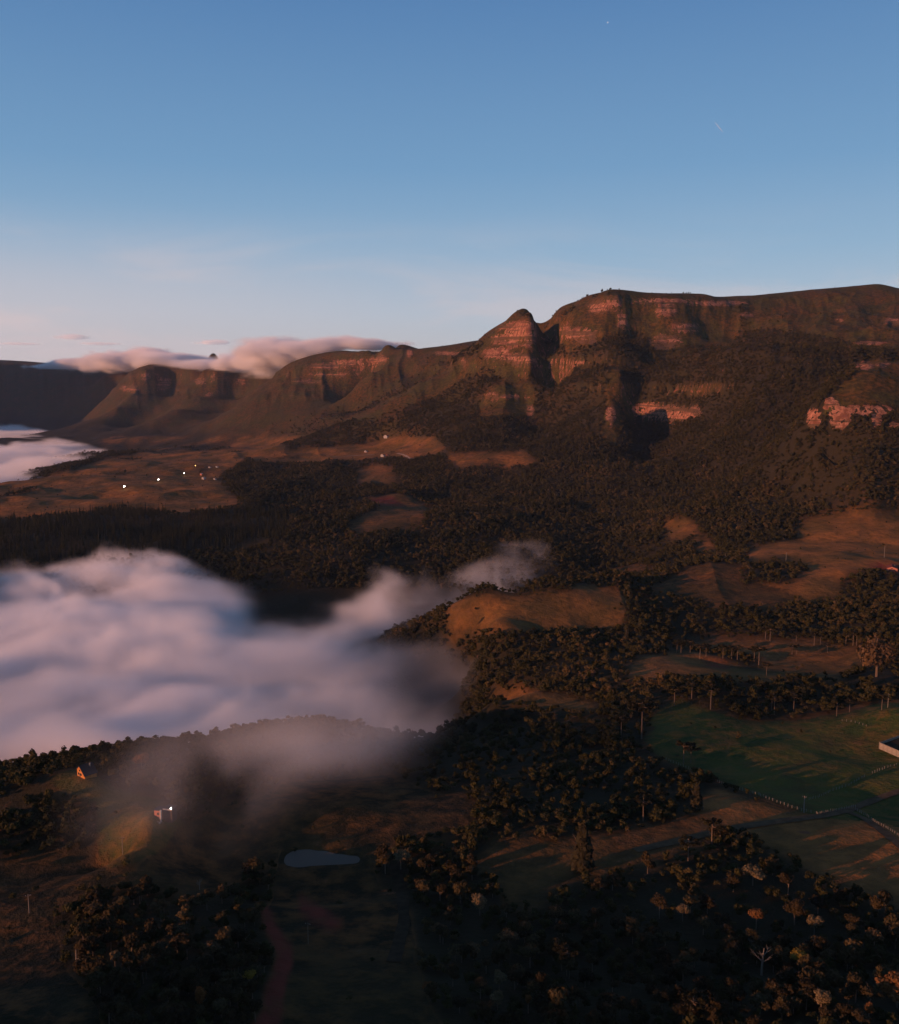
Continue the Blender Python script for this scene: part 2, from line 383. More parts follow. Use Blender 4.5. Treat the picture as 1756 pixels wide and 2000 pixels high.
# ------------------------------------------------------------------ land cover, drawn as outlines on the ground
def inpoly(U, V, poly):
    c = np.zeros(U.shape, bool); n = len(poly)
    for k in range(n):
        (x0, y0), (x1, y1) = poly[k], poly[(k + 1) % n]
        if y0 == y1: continue
        m = ((y0 > V) != (y1 > V)) & (U < (x1 - x0) * (V - y0) / (y1 - y0) + x0)
        c ^= m
    return c
MEADOWS = [  # outline, dryness 0 green .. 1 brown; near clearings set low to paint in shade
 ([(-60,1012),(-60,945),(70,937),(140,918),(225,892),(300,882),(420,880),(480,900),(430,925),(440,955),(470,985),(400,1000),(330,1003),(240,985),(150,1003),(60,1012)], .75),
 ([(450,870),(530,862),(560,872),(520,882),(470,884)], .8),
 ([(560,885),(620,875),(700,868),(760,853),(850,855),(870,880),(800,895),(700,893),(620,890)], .85),
 ([(870,885),(950,882),(960,912),(890,915)], .7), ([(950,885),(1020,882),(1050,905),(980,912)], .75),
 ([(700,915),(740,905),(775,925),(770,948),(700,945)], .6),
 ([(680,1022),(720,1005),(742,988),(720,976),(770,962),(812,970),(842,1000),(822,1015),(780,1036),(700,1040)], .5),
 ([(868,1212),(900,1180),(960,1158),(1040,1163),(1120,1150),(1160,1136),(1200,1150),(1228,1190),(1200,1228),(1100,1236),(980,1238),(900,1230)], .9),
 ([(1440,1110),(1480,1070),(1560,1050),(1560,1030),(1600,1008),(1680,998),(1850,998),(1850,1110),(1700,1112),(1650,1122),(1640,1165),(1570,1176),(1540,1155),(1470,1132)], .95),
 ([(1280,1140),(1340,1112),(1400,1100),(1440,1106),(1450,1130),(1540,1150),(1560,1180),(1480,1190),(1380,1172),(1300,1162)], .35),
 ([(1190,1106),(1260,1104),(1275,1116),(1200,1122)], .3),
 ([(1293,1048),(1300,1020),(1340,1012),(1368,1040),(1330,1052)], 1.0), ([(1350,1068),(1380,1052),(1412,1070),(1380,1078)], 1.0),
 ([(1240,1332),(1260,1290),(1330,1276),(1390,1280),(1440,1290),(1510,1310),(1525,1340),(1440,1335),(1340,1322)], .9),
 ([(1330,1262),(1400,1243),(1480,1250),(1540,1250),(1680,1260),(1690,1300),(1640,1332),(1520,1322),(1490,1290),(1400,1270)], .65),
 ([(1240,1440),(1300,1390),(1340,1365),(1420,1395),(1480,1407),(1640,1402),(1700,1380),(1760,1365),(1870,1365),(1870,1600),(1756,1640),(1600,1590),(1450,1545),(1370,1512),(1310,1492),(1275,1470)], .12),
 ([(1370,1530),(1480,1565),(1600,1592),(1700,1600),(1880,1660),(1880,1790),(1756,1772),(1680,1742),(1560,1702),(1480,1652),(1420,1612),(1360,1580)], .85),
 ([(950,1700),(960,1640),(1100,1640),(1280,1622),(1360,1605),(1440,1615),(1340,1652),(1230,1690),(1120,1712),(1040,1765),(980,1760)], .45),
 ([(940,1366),(1030,1345),(1100,1363),(1165,1385),(1060,1388)], .95),
 ([(100,1532),(150,1500),(190,1520),(230,1545),(320,1560),(355,1600),(300,1645),(250,1685),(200,1692),(160,1680),(170,1620),(190,1570),(130,1552)], .27),
 ([(330,1602),(420,1570),(540,1610),(545,1680),(330,1742),(220,1732)], .2),
 ([(420,1580),(560,1530),(750,1510),(900,1560),(905,1620),(760,1640),(740,1700),(780,1760),(805,1830),(850,1960),(900,2080),(470,2080),(520,1920),(560,1850),(530,1780),(540,1700),(550,1660),(480,1640)], .15),
 ([(-60,1690),(180,1688),(225,1720),(110,1760),(100,1800),(130,1870),(200,1950),(230,2080),(-80,2080)], .05),  # low value: shade painted into this corner's colour
]
BARE = [  # grassy or scrubby mountain sides that carry no trees
 [(670,822),(700,808),(780,770),(850,732),(900,700),(935,690),(940,715),(900,745),(850,775),(780,798),(710,820)],
 [(935,690),(950,655),(1000,615),(1040,620),(1058,640),(1050,720),(1035,735),(1045,812),(930,815),(950,760),(980,740),(950,720)],
 [(1180,780),(1195,700),(1212,690),(1214,820),(1200,872),(1175,862)],
 [(240,790),(250,745),(285,725),(300,740),(290,780),(250,800)],[(330,800),(370,770),(395,735),(420,730),(425,770),(380,800)],
 [(520,760),(560,712),(660,690),(745,682),(750,725),(700,760),(600,780)],
 [(1075,640),(1150,585),(1240,568),(1440,580),(1450,640),(1430,675),(1290,670),(1230,640),(1180,660),(1110,690)],
 [(1600,810),(1640,750),(1700,705),(1850,700),(1850,800),(1700,790),(1640,800)],
 [(1440,575),(1550,560),(1720,545),(1850,550),(1850,690),(1700,680),(1560,650),(1470,640)],
]
EARTH = [([(520,1760),(545,1780),(566,1850),(548,1920),(522,2080),(470,2080),(515,1910),(538,1850)], 1.0),
         ([(590,1745),(640,1760),(690,1800),(660,1812),(600,1775)], .7),
         ([(725,976),(765,970),(795,990),(740,986)], .9), ([(1695,1104),(1756,1098),(1756,1116),(1700,1114)], .8),
         ([(1380,1288),(1430,1290),(1428,1302),(1385,1300)], .55)]
ROCKS = [(1010,640,38,13),(990,665,32,15),(1032,655,14,30),(970,690,28,12),(1015,700,32,12),(905,708,5,9),(990,775,48,5),(1036,800,8,12),(960,772,16,7),
 (1170,600,22,15),(1200,590,17,15),(1130,652,34,13),(1148,666,22,7),(1090,710,55,5),(1300,605,22,14),(1290,588,64,6),(1400,592,60,6),(1458,615,14,6),(1300,668,32,16),(1215,625,10,18),(1340,640,30,10),
 (1265,800,20,11),(1312,808,30,13),(1354,805,12,9),(1193,812,8,15),
 (1590,818,11,16),(1625,792,12,13),(1640,815,17,18),(1690,802,42,8),(1712,818,9,14),(1690,715,19,9),(1725,712,15,6),(1748,830,9,5),
 (1745,628,20,7),(1640,625,9,4),(1700,670,30,4),(640,715,45,6),(690,708,45,7),(650,732,55,5),(562,732,5,6),(740,702,18,10),(600,745,30,4),
 (392,745,13,7),(416,738,5,9),(408,771,9,4),(255,758,20,7),(285,735,10,8),(320,750,14,12),(470,745,10,6),(800,690,6,8),(870,690,30,4)]
PU, PV, _pd = proj(GX, GY, GZ)
inF = VIEW & (GY > 60)
wob = np.clip(14 * FPX / np.maximum(GR, 200) * 0.5, 4, 20)
QU = PU + wob * 2.2 * fbm(GX / 55, GY / 55, 3, 90); QV = PV + wob * 0.7 * fbm(GX / 55 + 40, GY / 55, 3, 95)
meadow = np.zeros(GX.shape); dry_shade = np.full(GX.shape, .6); bare = np.zeros(GX.shape); earth = np.zeros(GX.shape); rock = np.zeros(GX.shape)
f = inF & (PV > 780)
for poly, d in MEADOWS:
    vs = [q[1] for q in poly]
    g = f & (PV > min(vs) - 30) & (PV < max(vs) + 30)
    m = np.zeros(GX.shape, bool); m[g] = inpoly(QU[g], QV[g], poly)
    meadow[m] = 1; dry_shade[m] = d
# a patchwork of strips of grass and wood across the far valley floor
g = f & (PV > 846) & (PV < 905) & (PU > 200) & (PU < 760) & (GR > 2300)
strip = fbm(GX / 520 + 1.7, GY / 210 - .5 * GX / 520, 3, 17)
m = g & (strip > .10) & (PV > 852 + 30 * sstep(560, 240, PU) * 0); meadow[m] = 1; dry_shade[m] = .8
# hedges and wooded gullies that cross the far meadows
strk = ridged(GX / 420 + 3, GY / 260, 3, 33)
meadow *= np.where((GR > 1900) & (strk > 0.80), 0.0, 1.0)
for grove in ([(1450,1140),(1455,1105),(1500,1093),(1560,1100),(1572,1122),(1540,1145)],):
    g = f & (PV > 1080) & (PV < 1160); m = np.zeros(GX.shape, bool); m[g] = inpoly(QU[g], QV[g], grove); meadow[m] = 0
hil = inF & (GR > 1600)
for poly in BARE:
    m = np.zeros(GX.shape, bool); m[hil] = inpoly(QU[hil], QV[hil], poly); bare[m] = 1
for poly, a in EARTH:
    m = np.zeros(GX.shape, bool); m[inF] = inpoly(QU[inF], QV[inF], poly); earth[m] = a; meadow[m] = 1
for (u, v, a, b) in ROCKS:
    d = ((PU - u) / a) ** 2 + ((PV - v) / b) ** 2
    rock = np.where(hil, np.maximum(rock, np.clip((2.6 if v > 775 and u > 1180 else 1.75) - d, 0, 1.35)), rock)
# steep faces are bare rock too
gxx = np.gradient(GZ, axis=1) / np.maximum(GR * np.gradient(TH)[None, :], .1)
gyy = np.gradient(GZ, axis=0) / np.maximum(GR * np.gradient(LR)[:, None], .1)
slope = np.sqrt(gxx ** 2 + gyy ** 2)
rock = np.clip(rock + 0.55 * mount * sstep(1.5, 2.4, slope), 0, 1.35)
bare = np.maximum(bare, mount * sstep(1.9, 2.6, slope))
far_side = sstep(2600, 3900, GR) * sstep(-240, -170, GZ - CAM_Z)
lush = ((dry_shade < .2) & (dry_shade > .1) & (PU > 1200)).astype(float)
lush = np.where((np.abs(dry_shade - .27) < .001) & (PU < 400), .75, lush)
# ragged margins: grass thins out into the wood over a few metres
def soft(A, k):
    for ax in (0, 1):
        c = np.cumsum(np.concatenate([np.repeat(np.take(A, [0], ax), k + 1, ax), A, np.repeat(np.take(A, [-1], ax), k, ax)], ax), ax)
        n = A.shape[ax]; A = (np.take(c, np.arange(2*k + 1, 2*k + 1 + n), ax) - np.take(c, np.arange(0, n), ax)) / (2*k + 1)
    return A
msoft = soft(soft(meadow, 4), 3)
msoft = np.clip(msoft + .34 * fbm(GX / 16, GY / 16, 3, 19) * (msoft * (1 - msoft) * 4), 0, 1)
meadow_mask = meadow.copy()
earth = np.clip(soft(earth, 3) * (1.15 + .9 * fbm(GX / 7, GY / 7, 3, 23)), 0, 1)
outside = ~inF
meadow = np.where(outside & (fbm(GX / 400, GY / 400, 3, 12) > 0.05), 1, meadow)

# ------------------------------------------------------------------ material helpers
def newmat(name):
    m = bpy.data.materials.new(name); m.use_nodes = True
    nt = m.node_tree
    return m, nt, nt.nodes['Principled BSDF']
def plain(name, col, rough=.8, spec=.2, noise=0.0, scale=1.5):
    m, nt, p = newmat(name)
    p.inputs['Roughness'].default_value = rough; p.inputs['Specular IOR Level'].default_value = spec
    if noise:
        tc = nt.nodes.new('ShaderNodeTexCoord'); n = nt.nodes.new('ShaderNodeTexNoise'); n.inputs['Scale'].default_value = scale; n.inputs['Detail'].default_value = 4
        nt.links.new(tc.outputs['Object'], n.inputs['Vector'])
        r = nt.nodes.new('ShaderNodeMapRange'); r.inputs['From Min'].default_value = .3; r.inputs['From Max'].default_value = .7
        r.inputs['To Min'].default_value = 1 - noise; r.inputs['To Max'].default_value = 1 + noise * .5
        nt.links.new(n.outputs['Fac'], r.inputs['Value'])
        mx = nt.nodes.new('ShaderNodeVectorMath'); mx.operation = 'SCALE'; mx.inputs[0].default_value = col[:3]
        nt.links.new(r.outputs[0], mx.inputs['Scale']); nt.links.new(mx.outputs[0], p.inputs['Base Color'])
    else:
        p.inputs['Base Color'].default_value = (*col[:3], 1)
    return m
def lamp_mat(name, col, s):
    m, nt, p = newmat(name)
    p.inputs['Base Color'].default_value = (*col, 1); p.inputs['Emission Color'].default_value = (*col, 1); p.inputs['Emission Strength'].default_value = s
    return m
def mixcol(nt, a, b, fac):
    n = nt.nodes.new('ShaderNodeMix'); n.data_type = 'RGBA'
    for sock, val in ((n.inputs[6], a), (n.inputs[7], b)):
        if isinstance(val, tuple): sock.default_value = (*val[:3], 1)
        else: nt.links.new(val, sock)
    if isinstance(fac, float): n.inputs[0].default_value = fac
    else: nt.links.new(fac, n.inputs[0])
    return n.outputs[2]
def noise_n(nt, vec, scale, detail=4, rough=.55):
    n = nt.nodes.new('ShaderNodeTexNoise'); n.inputs['Scale'].default_value = scale; n.inputs['Detail'].default_value = detail; n.inputs['Roughness'].default_value = rough
    nt.links.new(vec, n.inputs['Vector']); return n.outputs['Fac']
def rng_n(nt, v, a, b, c=0., d=1.):
    n = nt.nodes.new('ShaderNodeMapRange'); n.inputs['From Min'].default_value = a; n.inputs['From Max'].default_value = b
    n.inputs['To Min'].default_value = c; n.inputs['To Max'].default_value = d; n.interpolation_type = 'SMOOTHSTEP'
    nt.links.new(v, n.inputs['Value']); return n.outputs[0]
def math_n(nt, op, a, b):
    n = nt.nodes.new('ShaderNodeMath'); n.operation = op
    for k, val in enumerate((a, b)):
        if isinstance(val, (int, float)): n.inputs[k].default_value = val
        else: nt.links.new(val, n.inputs[k])
    return n.outputs[0]

def ground_material():
    m, nt, p = newmat('ground')
    geo = nt.nodes.new('ShaderNodeNewGeometry'); P = geo.outputs['Position']
    at = {}
    for k in ('meadow', 'dry_shade', 'rock', 'earth', 'bare', 'lush'):
        a = nt.nodes.new('ShaderNodeAttribute'); a.attribute_name = k; at[k] = a.outputs['Fac']
    n1 = noise_n(nt, P, .012, 5); n2 = noise_n(nt, P, .09, 5, .65); n3 = noise_n(nt, P, .6, 4, .7)
    green = mixcol(nt, (.017, .0145, .007), (.031, .0245, .010), rng_n(nt, n1, .35, .65))  # dark base grass: foreground shade put into the colour
    brown = mixcol(nt, (.31, .125, .038), (.150, .080, .024), rng_n(nt, n1, .35, .65))
    green = mixcol(nt, green, mixcol(nt, (.030, .052, .012), (.085, .085, .018), rng_n(nt, n1, .38, .62)), at['lush'])
    dryf = math_n(nt, 'ADD', at['dry_shade'], rng_n(nt, n2, .3, .7, -.28, .28))
    grass = mixcol(nt, green, brown, dryf)
    grass = mixcol(nt, grass, (.030, .026, .014), rng_n(nt, n3, .52, .80, 0, .75))
    n4 = noise_n(nt, P, .035, 4, .6)
    grass = mixcol(nt, grass, mixcol(nt, (.10, .060, .026), (.045, .034, .014), n2), rng_n(nt, n4, .52, .72, 0, .65))
    floor = mixcol(nt, (.022, .018, .010), (.040, .032, .016), n2)
    scrub = mixcol(nt, mixcol(nt, (.118, .055, .018), (.066, .058, .016), rng_n(nt, n1, .35, .65)), (.042, .032, .012), rng_n(nt, n2, .36, .62))
    c = mixcol(nt, floor, scrub, at['bare'])
    c = mixcol(nt, c, grass, at['meadow'])
    c = mixcol(nt, c, mixcol(nt, (.21, .042, .028), (.12, .034, .021), n2), at['earth'])
    # cliffs: bedded and streaked rock showing through the scrub
    sep = nt.nodes.new('ShaderNodeVectorMath'); sep.operation = 'MULTIPLY'; nt.links.new(P, sep.inputs[0]); sep.inputs[1].default_value = (.075, .075, .011)
    streak = noise_n(nt, sep.outputs[0], 1.0, 5, .6)
    bed = nt.nodes.new('ShaderNodeVectorMath'); bed.operation = 'MULTIPLY'; nt.links.new(P, bed.inputs[0]); bed.inputs[1].default_value = (.004, .004, .075)
    beds = noise_n(nt, bed.outputs[0], 1.0, 3, .6)
    rockc = mixcol(nt, (.45, .205, .13), (.17, .07, .042), rng_n(nt, streak, .38, .62))
    rockc = mixcol(nt, rockc, (.085, .055, .030), rng_n(nt, beds, .46, .58, 0, .85))
    rf = math_n(nt, 'ADD', at['rock'], math_n(nt, 'ADD', rng_n(nt, streak, .32, .68, -.95, .30), rng_n(nt, n2, .32, .68, -.60, .28)))
    c = mixcol(nt, c, rockc, rng_n(nt, rf, .38, .62))
    nt.links.new(c, p.inputs['Base Color'])
    p.inputs['Roughness'].default_value = .95; p.inputs['Specular IOR Level'].default_value = .08
    b = nt.nodes.new('ShaderNodeBump'); b.inputs['Distance'].default_value = 3.5; b.inputs['Strength'].default_value = .8
    nt.links.new(math_n(nt, 'ADD', n2, math_n(nt, 'MULTIPLY', streak, at['rock'])), b.inputs['Height'])
    b2 = nt.nodes.new('ShaderNodeBump'); b2.inputs['Distance'].default_value = .5; b2.inputs['Strength'].default_value = .7
    nt.links.new(n3, b2.inputs['Height']); nt.links.new(b.outputs[0], b2.inputs['Normal'])
    nt.links.new(b2.outputs[0], p.inputs['Normal'])
    return m

def raw_mesh(name, verts, faces, mat=None, smooth=False):
    """faces: (n, k) array or list of tuples"""
    me = bpy.data.meshes.new(name)
    if isinstance(faces, np.ndarray):
        v = np.ascontiguousarray(verts, dtype='f4'); fc = np.ascontiguousarray(faces, dtype='i4'); k = fc.shape[1]
        me.vertices.add(len(v)); me.vertices.foreach_set('co', v.ravel())
        me.loops.add(fc.size); me.loops.foreach_set('vertex_index', fc.ravel())
        me.polygons.add(len(fc)); me.polygons.foreach_set('loop_start', np.arange(0, fc.size, k, dtype='i4'))
        me.update(calc_edges=True)
    else:
        me.from_pydata([tuple(q) for q in verts], [], [tuple(q) for q in faces]); me.update()
    if smooth: me.polygons.foreach_set('use_smooth', np.ones(len(me.polygons), bool))
    if mat: me.materials.append(mat)
    return me
def link(name, data, parent=None, loc=None):
    o = bpy.data.objects.new(name, data); COL.objects.link(o)
    if parent is not None: o.parent = parent
    if loc is not None: o.location = loc
    return o
def tag(o, label=None, cat=None, group=None, kind=None):
    if label: o['label'] = label
    if cat: o['category'] = cat
    if group: o['group'] = group
    if kind: o['kind'] = kind
    return o

# pond: level water in a hollow
POND = [(556,1690),(560,1668),(580,1660),(610,1661),(650,1666),(700,1673),(713,1680),(694,1687),(650,1686),(612,1688),(585,1692)]
pxy = np.array([pick(u, v)[:2] for u, v in POND]); pond_z = float(np.mean(gz(pxy[:, 0], pxy[:, 1])))
def pond_hollow():
    cx, cy = pxy.mean(0)
    g = (np.hypot(GX - cx, GY - cy) < 90)
    # lay the bank level with the water first, then redraw the outline on that level
    w = sstep(80, 38, np.hypot((GX - cx), (GY - cy) * 1.4)); GZ[g] = (GZ + (pond_z + .6 - GZ) * w)[g]
pond_hollow()
pw = []
for u, v in POND:
    a, b = (u - 878.0) / FPX, (1000.0 - v) / FPX
    t = (pond_z - CAM_Z) / (-SP + b * CP); pw.append((a * t, (CP + b * SP) * t))
g = np.hypot(GX - pw[5][0], GY - pw[5][1]) < 120
m_in = np.zeros(GX.shape, bool); m_in[g] = inpoly(GX[g] + 1.2 * fbm(GX[g] / 3, GY[g] / 3, 2, 8), GY[g] + 1.2 * fbm(GX[g] / 3 + 9, GY[g] / 3, 2, 8), pw)
_pm = m_in.astype(float)
for _k in range(2):
    for _ax, _n in ((0, 1), (1, 4)):
        _pm = sum(np.roll(_pm, _q, _ax) for _q in range(-_n, _n + 1)) / (2 * _n + 1)
GZ = np.where(g, GZ - 1.7 * _pm, GZ)

gm = ground_material()
idx = np.arange(NR * NC).reshape(NR, NC)
quads = np.stack([idx[:-1, :-1], idx[:-1, 1:], idx[1:, 1:], idx[1:, :-1]], -1).reshape(-1, 4)
tm = raw_mesh('terrain', np.c_[GX.ravel(), GY.ravel(), GZ.ravel()], quads, gm, True)
for nm, arr in (('meadow', np.where(outside, meadow, msoft)), ('dry_shade', dry_shade), ('rock', rock), ('earth', earth), ('bare', np.maximum(bare, .75 * far_side)), ('lush', lush)):
    a = tm.attributes.new(nm, 'FLOAT', 'POINT'); a.data.foreach_set('value', arr.ravel().astype('f4'))
tag(link('terrain', tm), kind='structure')
# water sheet
wm, wnt, wp = newmat('pond_water')
wp.inputs['Base Color'].default_value = (.085, .074, .060, 1); wp.inputs['Roughness'].default_value = .5; wp.inputs['Specular IOR Level'].default_value = .14; wp.inputs['IOR'].default_value = 1.33
wn = wnt.nodes.new('ShaderNodeTexCoord'); wb = wnt.nodes.new('ShaderNodeBump'); wb.inputs['Strength'].default_value = .08; wb.inputs['Distance'].default_value = .2
wnt.links.new(noise_n(wnt, wn.outputs['Object'], .8, 3), wb.inputs['Height']); wnt.links.new(wb.outputs[0], wp.inputs['Normal'])
cxy = np.mean(pw, 0)
ring = [((x - cxy[0]) * 1.25, (y - cxy[1]) * 1.25, 0) for x, y in pw]
po = link('pond_water', raw_mesh('pond_water', ring, [tuple(range(len(ring)))], wm), loc=(cxy[0], cxy[1], pond_z - .12)); tag(po, kind='structure')
# ------------------------------------------------------------------ foliage
def leaf_mat(name, cols, rough=.9, tl=.0):
    m, nt, p = newmat(name)
    oi = nt.nodes.new('ShaderNodeObjectInfo'); cr = nt.nodes.new('ShaderNodeValToRGB')
    cr.color_ramp.interpolation = 'LINEAR'; e = cr.color_ramp.elements
    for k, (pos, c) in enumerate(cols):
        q = e[k] if k < 2 else e.new(pos)
        q.position = pos; q.color = (*c, 1)
    # stands of like colour: half the tone follows the place, half the single tree
    sn = noise_n(nt, oi.outputs['Location'], .011, 3)
    nt.links.new(math_n(nt, 'ADD', math_n(nt, 'MULTIPLY', oi.outputs['Random'], .55), rng_n(nt, sn, .3, .7, 0, .45)), cr.inputs[0])
    at = nt.nodes.new('ShaderNodeAttribute'); at.attribute_name = 'tone'
    mul = nt.nodes.new('ShaderNodeVectorMath'); mul.operation = 'SCALE'; nt.links.new(cr.outputs[0], mul.inputs[0]); nt.links.new(at.outputs['Fac'], mul.inputs['Scale'])
    nt.links.new(mul.outputs[0], p.inputs['Base Color'])
    p.inputs['Roughness'].default_value = rough; p.inputs['Specular IOR Level'].default_value = .12
    return m
M_LEAF = leaf_mat('broadleaf_foliage', [(0, (0.01683, 0.01188, 0.005442)), (.25, (0.02573, 0.0188, 0.008417)), (.5, (0.0376, 0.02672, 0.01188)), (.7, (0.04948, 0.0376, 0.01583)), (.86, (0.06728, 0.04651, 0.02177)), (.95, (0.094, 0.05739, 0.0277)), (1, (0.1039, 0.07418, 0.03562))])
M_FAR = leaf_mat('forest_foliage', [(0, (.016, .017, .006)), (.3, (.028, .026, .009)), (.55, (.042, .038, .012)), (.75, (.054, .042, .016)), (.9, (.080, .055, .022)), (1, (.115, .070, .032))])
M_PALE = leaf_mat('pale_foliage', [(0, (0.1147, 0.08602, 0.043)), (1, (0.1491, 0.1089, 0.05733))])
M_RUST = leaf_mat('rusty_foliage', [(0, (0.1262, 0.05733, 0.02007)), (1, (0.1605, 0.07453, 0.0258))])
M_YELLOW = leaf_mat('yellow_foliage', [(0, (0.1638, 0.116, 0.02048)), (1, (0.1911, 0.1297, 0.02389))])
M_PINE = leaf_mat('pine_foliage', [(0, (.017, .020, .009)), (.6, (.026, .028, .012)), (1, (.038, .036, .015))])
M_ARAU = leaf_mat('umbrella_pine_foliage', [(0, (0.01575, 0.0147, 0.00735)), (.6, (0.02363, 0.021, 0.00945)), (1, (0.03413, 0.0273, 0.0126))])
M_BARK = plain('bark', (.16, .12, .09), .9, .1, .35, 2.0)
M_PBARK = plain('pale_bark', (.15, .11, .08), .9, .1, .3, 2.0)

def ico():
    bm = bmesh.new(); bmesh.ops.create_icosphere(bm, subdivisions=1, radius=1.0)
    v = np.array([q.co[:] for q in bm.verts]); f = np.array([[q.index for q in t.verts] for t in bm.faces]); bm.free()
    return v, f
ICO_V, ICO_F = ico()
def rand_dirs(rg, n):
    d = rg.normal(size=(n, 3)); return d / np.linalg.norm(d, axis=1)[:, None]
def leaf_quads(rg, cen, nrm, size):
    """one small leaf clump per centre, facing roughly along nrm: verts (n*4,3)"""
    n = len(cen)
    t = np.cross(nrm, rand_dirs(rg, n)); t /= np.linalg.norm(t, axis=1)[:, None] + 1e-9
    b = np.cross(nrm, t)
    s = (size * rg.uniform(.6, 1.3, n))[:, None]; s2 = s * rg.uniform(.55, 1.0, n)[:, None]
    bend = nrm * s * rg.uniform(-.25, .35, n)[:, None]
    return np.stack([cen - t*s + bend, cen - b*s2, cen + t*s + bend, cen + b*s2], 1).reshape(-1, 3)
def make_mesh(name, tris, quads_v, tones_t, tones_q, mat):
    """tris: list of (V, F); quads_v: (m*4,3)"""
    V = []; F = []; T = []; off = 0
    for (v, f), t in zip(tris, tones_t):
        V.append(v); F += [tuple(int(a) + off for a in q) for q in f]; T += [t] * len(v); off += len(v)
    if len(quads_v):
        m = len(quads_v) // 4
        V.append(quads_v); F += [(off+4*i, off+4*i+1, off+4*i+2, off+4*i+3) for i in range(m)]; T += list(np.repeat(tones_q, 4)); off += 4*m
    me = bpy.data.meshes.new(name); me.from_pydata(np.concatenate(V).tolist(), [], F); me.update()
    a = me.attributes.new('tone', 'FLOAT', 'POINT'); a.data.foreach_set('value', np.array(T, 'f4'))
    me.materials.append(mat)
    return me
def crown_mesh(name, seed, mat, lobes=9, per=55, flat=.8, size=.12, core=True, gap=0.0):
    """rounded broadleaf crown of unit radius about the origin: leaf clumps on uneven lobes"""
    rg = np.random.RandomState(seed)
    tris, tt, qs, tq = [], [], [], []
    for k in range(lobes):
        d = rand_dirs(rg, 1)[0]; rr = rg.uniform(.30, .62) if k else .12
        c = d * rr; c[2] = c[2] * flat + .05
        r = rg.uniform(.30, .46) if k else .55
        if rg.rand() < gap: continue
        if core:
            v = ICO_V * (r * .80) * rg.uniform(.82, 1.12, (len(ICO_V), 1)); v[:, 2] *= .85
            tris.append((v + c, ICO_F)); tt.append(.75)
        n = rand_dirs(rg, per); n[:, 2] = np.abs(n[:, 2]) * .9 - .15 + .25 * n[:, 2]; n /= np.linalg.norm(n, axis=1)[:, None]
        p = c + n * r * rg.uniform(.80, 1.10, (per, 1)) * np.array([1, 1, .88])
        nn = n + rg.normal(scale=.45, size=(per, 3)); nn /= np.linalg.norm(nn, axis=1)[:, None]
        qs.append(leaf_quads(rg, p, nn, size)); tq.append(np.full(per, rg.uniform(.8, 1.25)) * rg.uniform(.8, 1.2, per))
    return make_mesh(name, tris, np.concatenate(qs), tt, np.concatenate(tq), mat)
def tube(path, radii, n=6):
    V = []; F = []
    path = np.array(path, float)
    for i, p in enumerate(path):
        d = path[min(i+1, len(path)-1)] - path[max(i-1, 0)]; d = d / (np.linalg.norm(d) + 1e-9)
        a = np.cross(d, [0, 0, 1.0] if abs(d[2]) < .9 else [1.0, 0, 0]); a /= np.linalg.norm(a); b = np.cross(d, a)
        for k in range(n):
            w = 2 * math.pi * k / n
            V.append(p + radii[i] * (a * math.cos(w) + b * math.sin(w)))
    for i in range(len(path) - 1):
        for k in range(n):
            F.append((i*n+k, i*n+(k+1) % n, (i+1)*n+(k+1) % n, (i+1)*n+k))
    F.append(tuple(range(n))[::-1]); F.append(tuple((len(path)-1)*n + k for k in range(n)))
    return np.array(V), F
def join_polys(parts):
    V = []; F = []; off = 0
    for v, f in parts:
        V += [tuple(q) for q in v]; F += [tuple(int(a) + off for a in t) for t in f]; off += len(v)
    return V, F
def trunk_mesh(name, seed, H, r, mat, limbs=4, bare=False):
    rg = np.random.RandomState(seed)
    lean = rg.normal(scale=.04, size=2) * H
    parts = [tube([(0, 0, -.8), (lean[0]*.2, lean[1]*.2, H*.35), (lean[0]*.6, lean[1]*.6, H*.7), (lean[0], lean[1], H)], [r*1.25, r, r*.7, r*.25])]
    for k in range(limbs):
        a = k * 2.4 + rg.uniform(-.4, .4); h0 = H * rg.uniform(.42, .75); L = H * rg.uniform(.22, .36)
        b = np.array([lean[0]*.5, lean[1]*.5, h0]); d = np.array([math.cos(a), math.sin(a), 0])
        m = b + d*L*.5 + np.array([0, 0, L*.35]); e = b + d*L*.95 + np.array([0, 0, L*.9])
        parts.append(tube([b, m, e], [r*.5, r*.35, r*.12], 5))
        if bare:
            for q in range(3):
                a2 = a + rg.uniform(-1.1, 1.1); s = m if q == 0 else (m + e) / 2
                parts.append(tube([s, s + np.array([math.cos(a2)*L*.3, math.sin(a2)*L*.3, L*.22]), s + np.array([math.cos(a2)*L*.55, math.sin(a2)*L*.55, L*rg.uniform(.2, .6)])], [r*.22, r*.15, r*.05], 4))
    return raw_mesh(name, *join_polys(parts), mat)

NV = 8
CROWNS = [crown_mesh('crown', 100 + k, M_LEAF, lobes=(9, 12, 7, 14, 10, 6, 11, 8)[k], per=(48, 40, 60, 36, 46, 64, 42, 54)[k], flat=(.7, .55, .95, .62, 1.05, .8, .5, 1.2)[k], size=(.11, .10, .13, .095, .105, .14, .10, .12)[k],
                     gap=(0, .1, 0, .18, 0, .1, .2, 0)[k]) for k in range(NV)]
TRUNKS = [trunk_mesh('trunk', 300 + k, 1.0, .026, M_BARK) for k in range(4)]
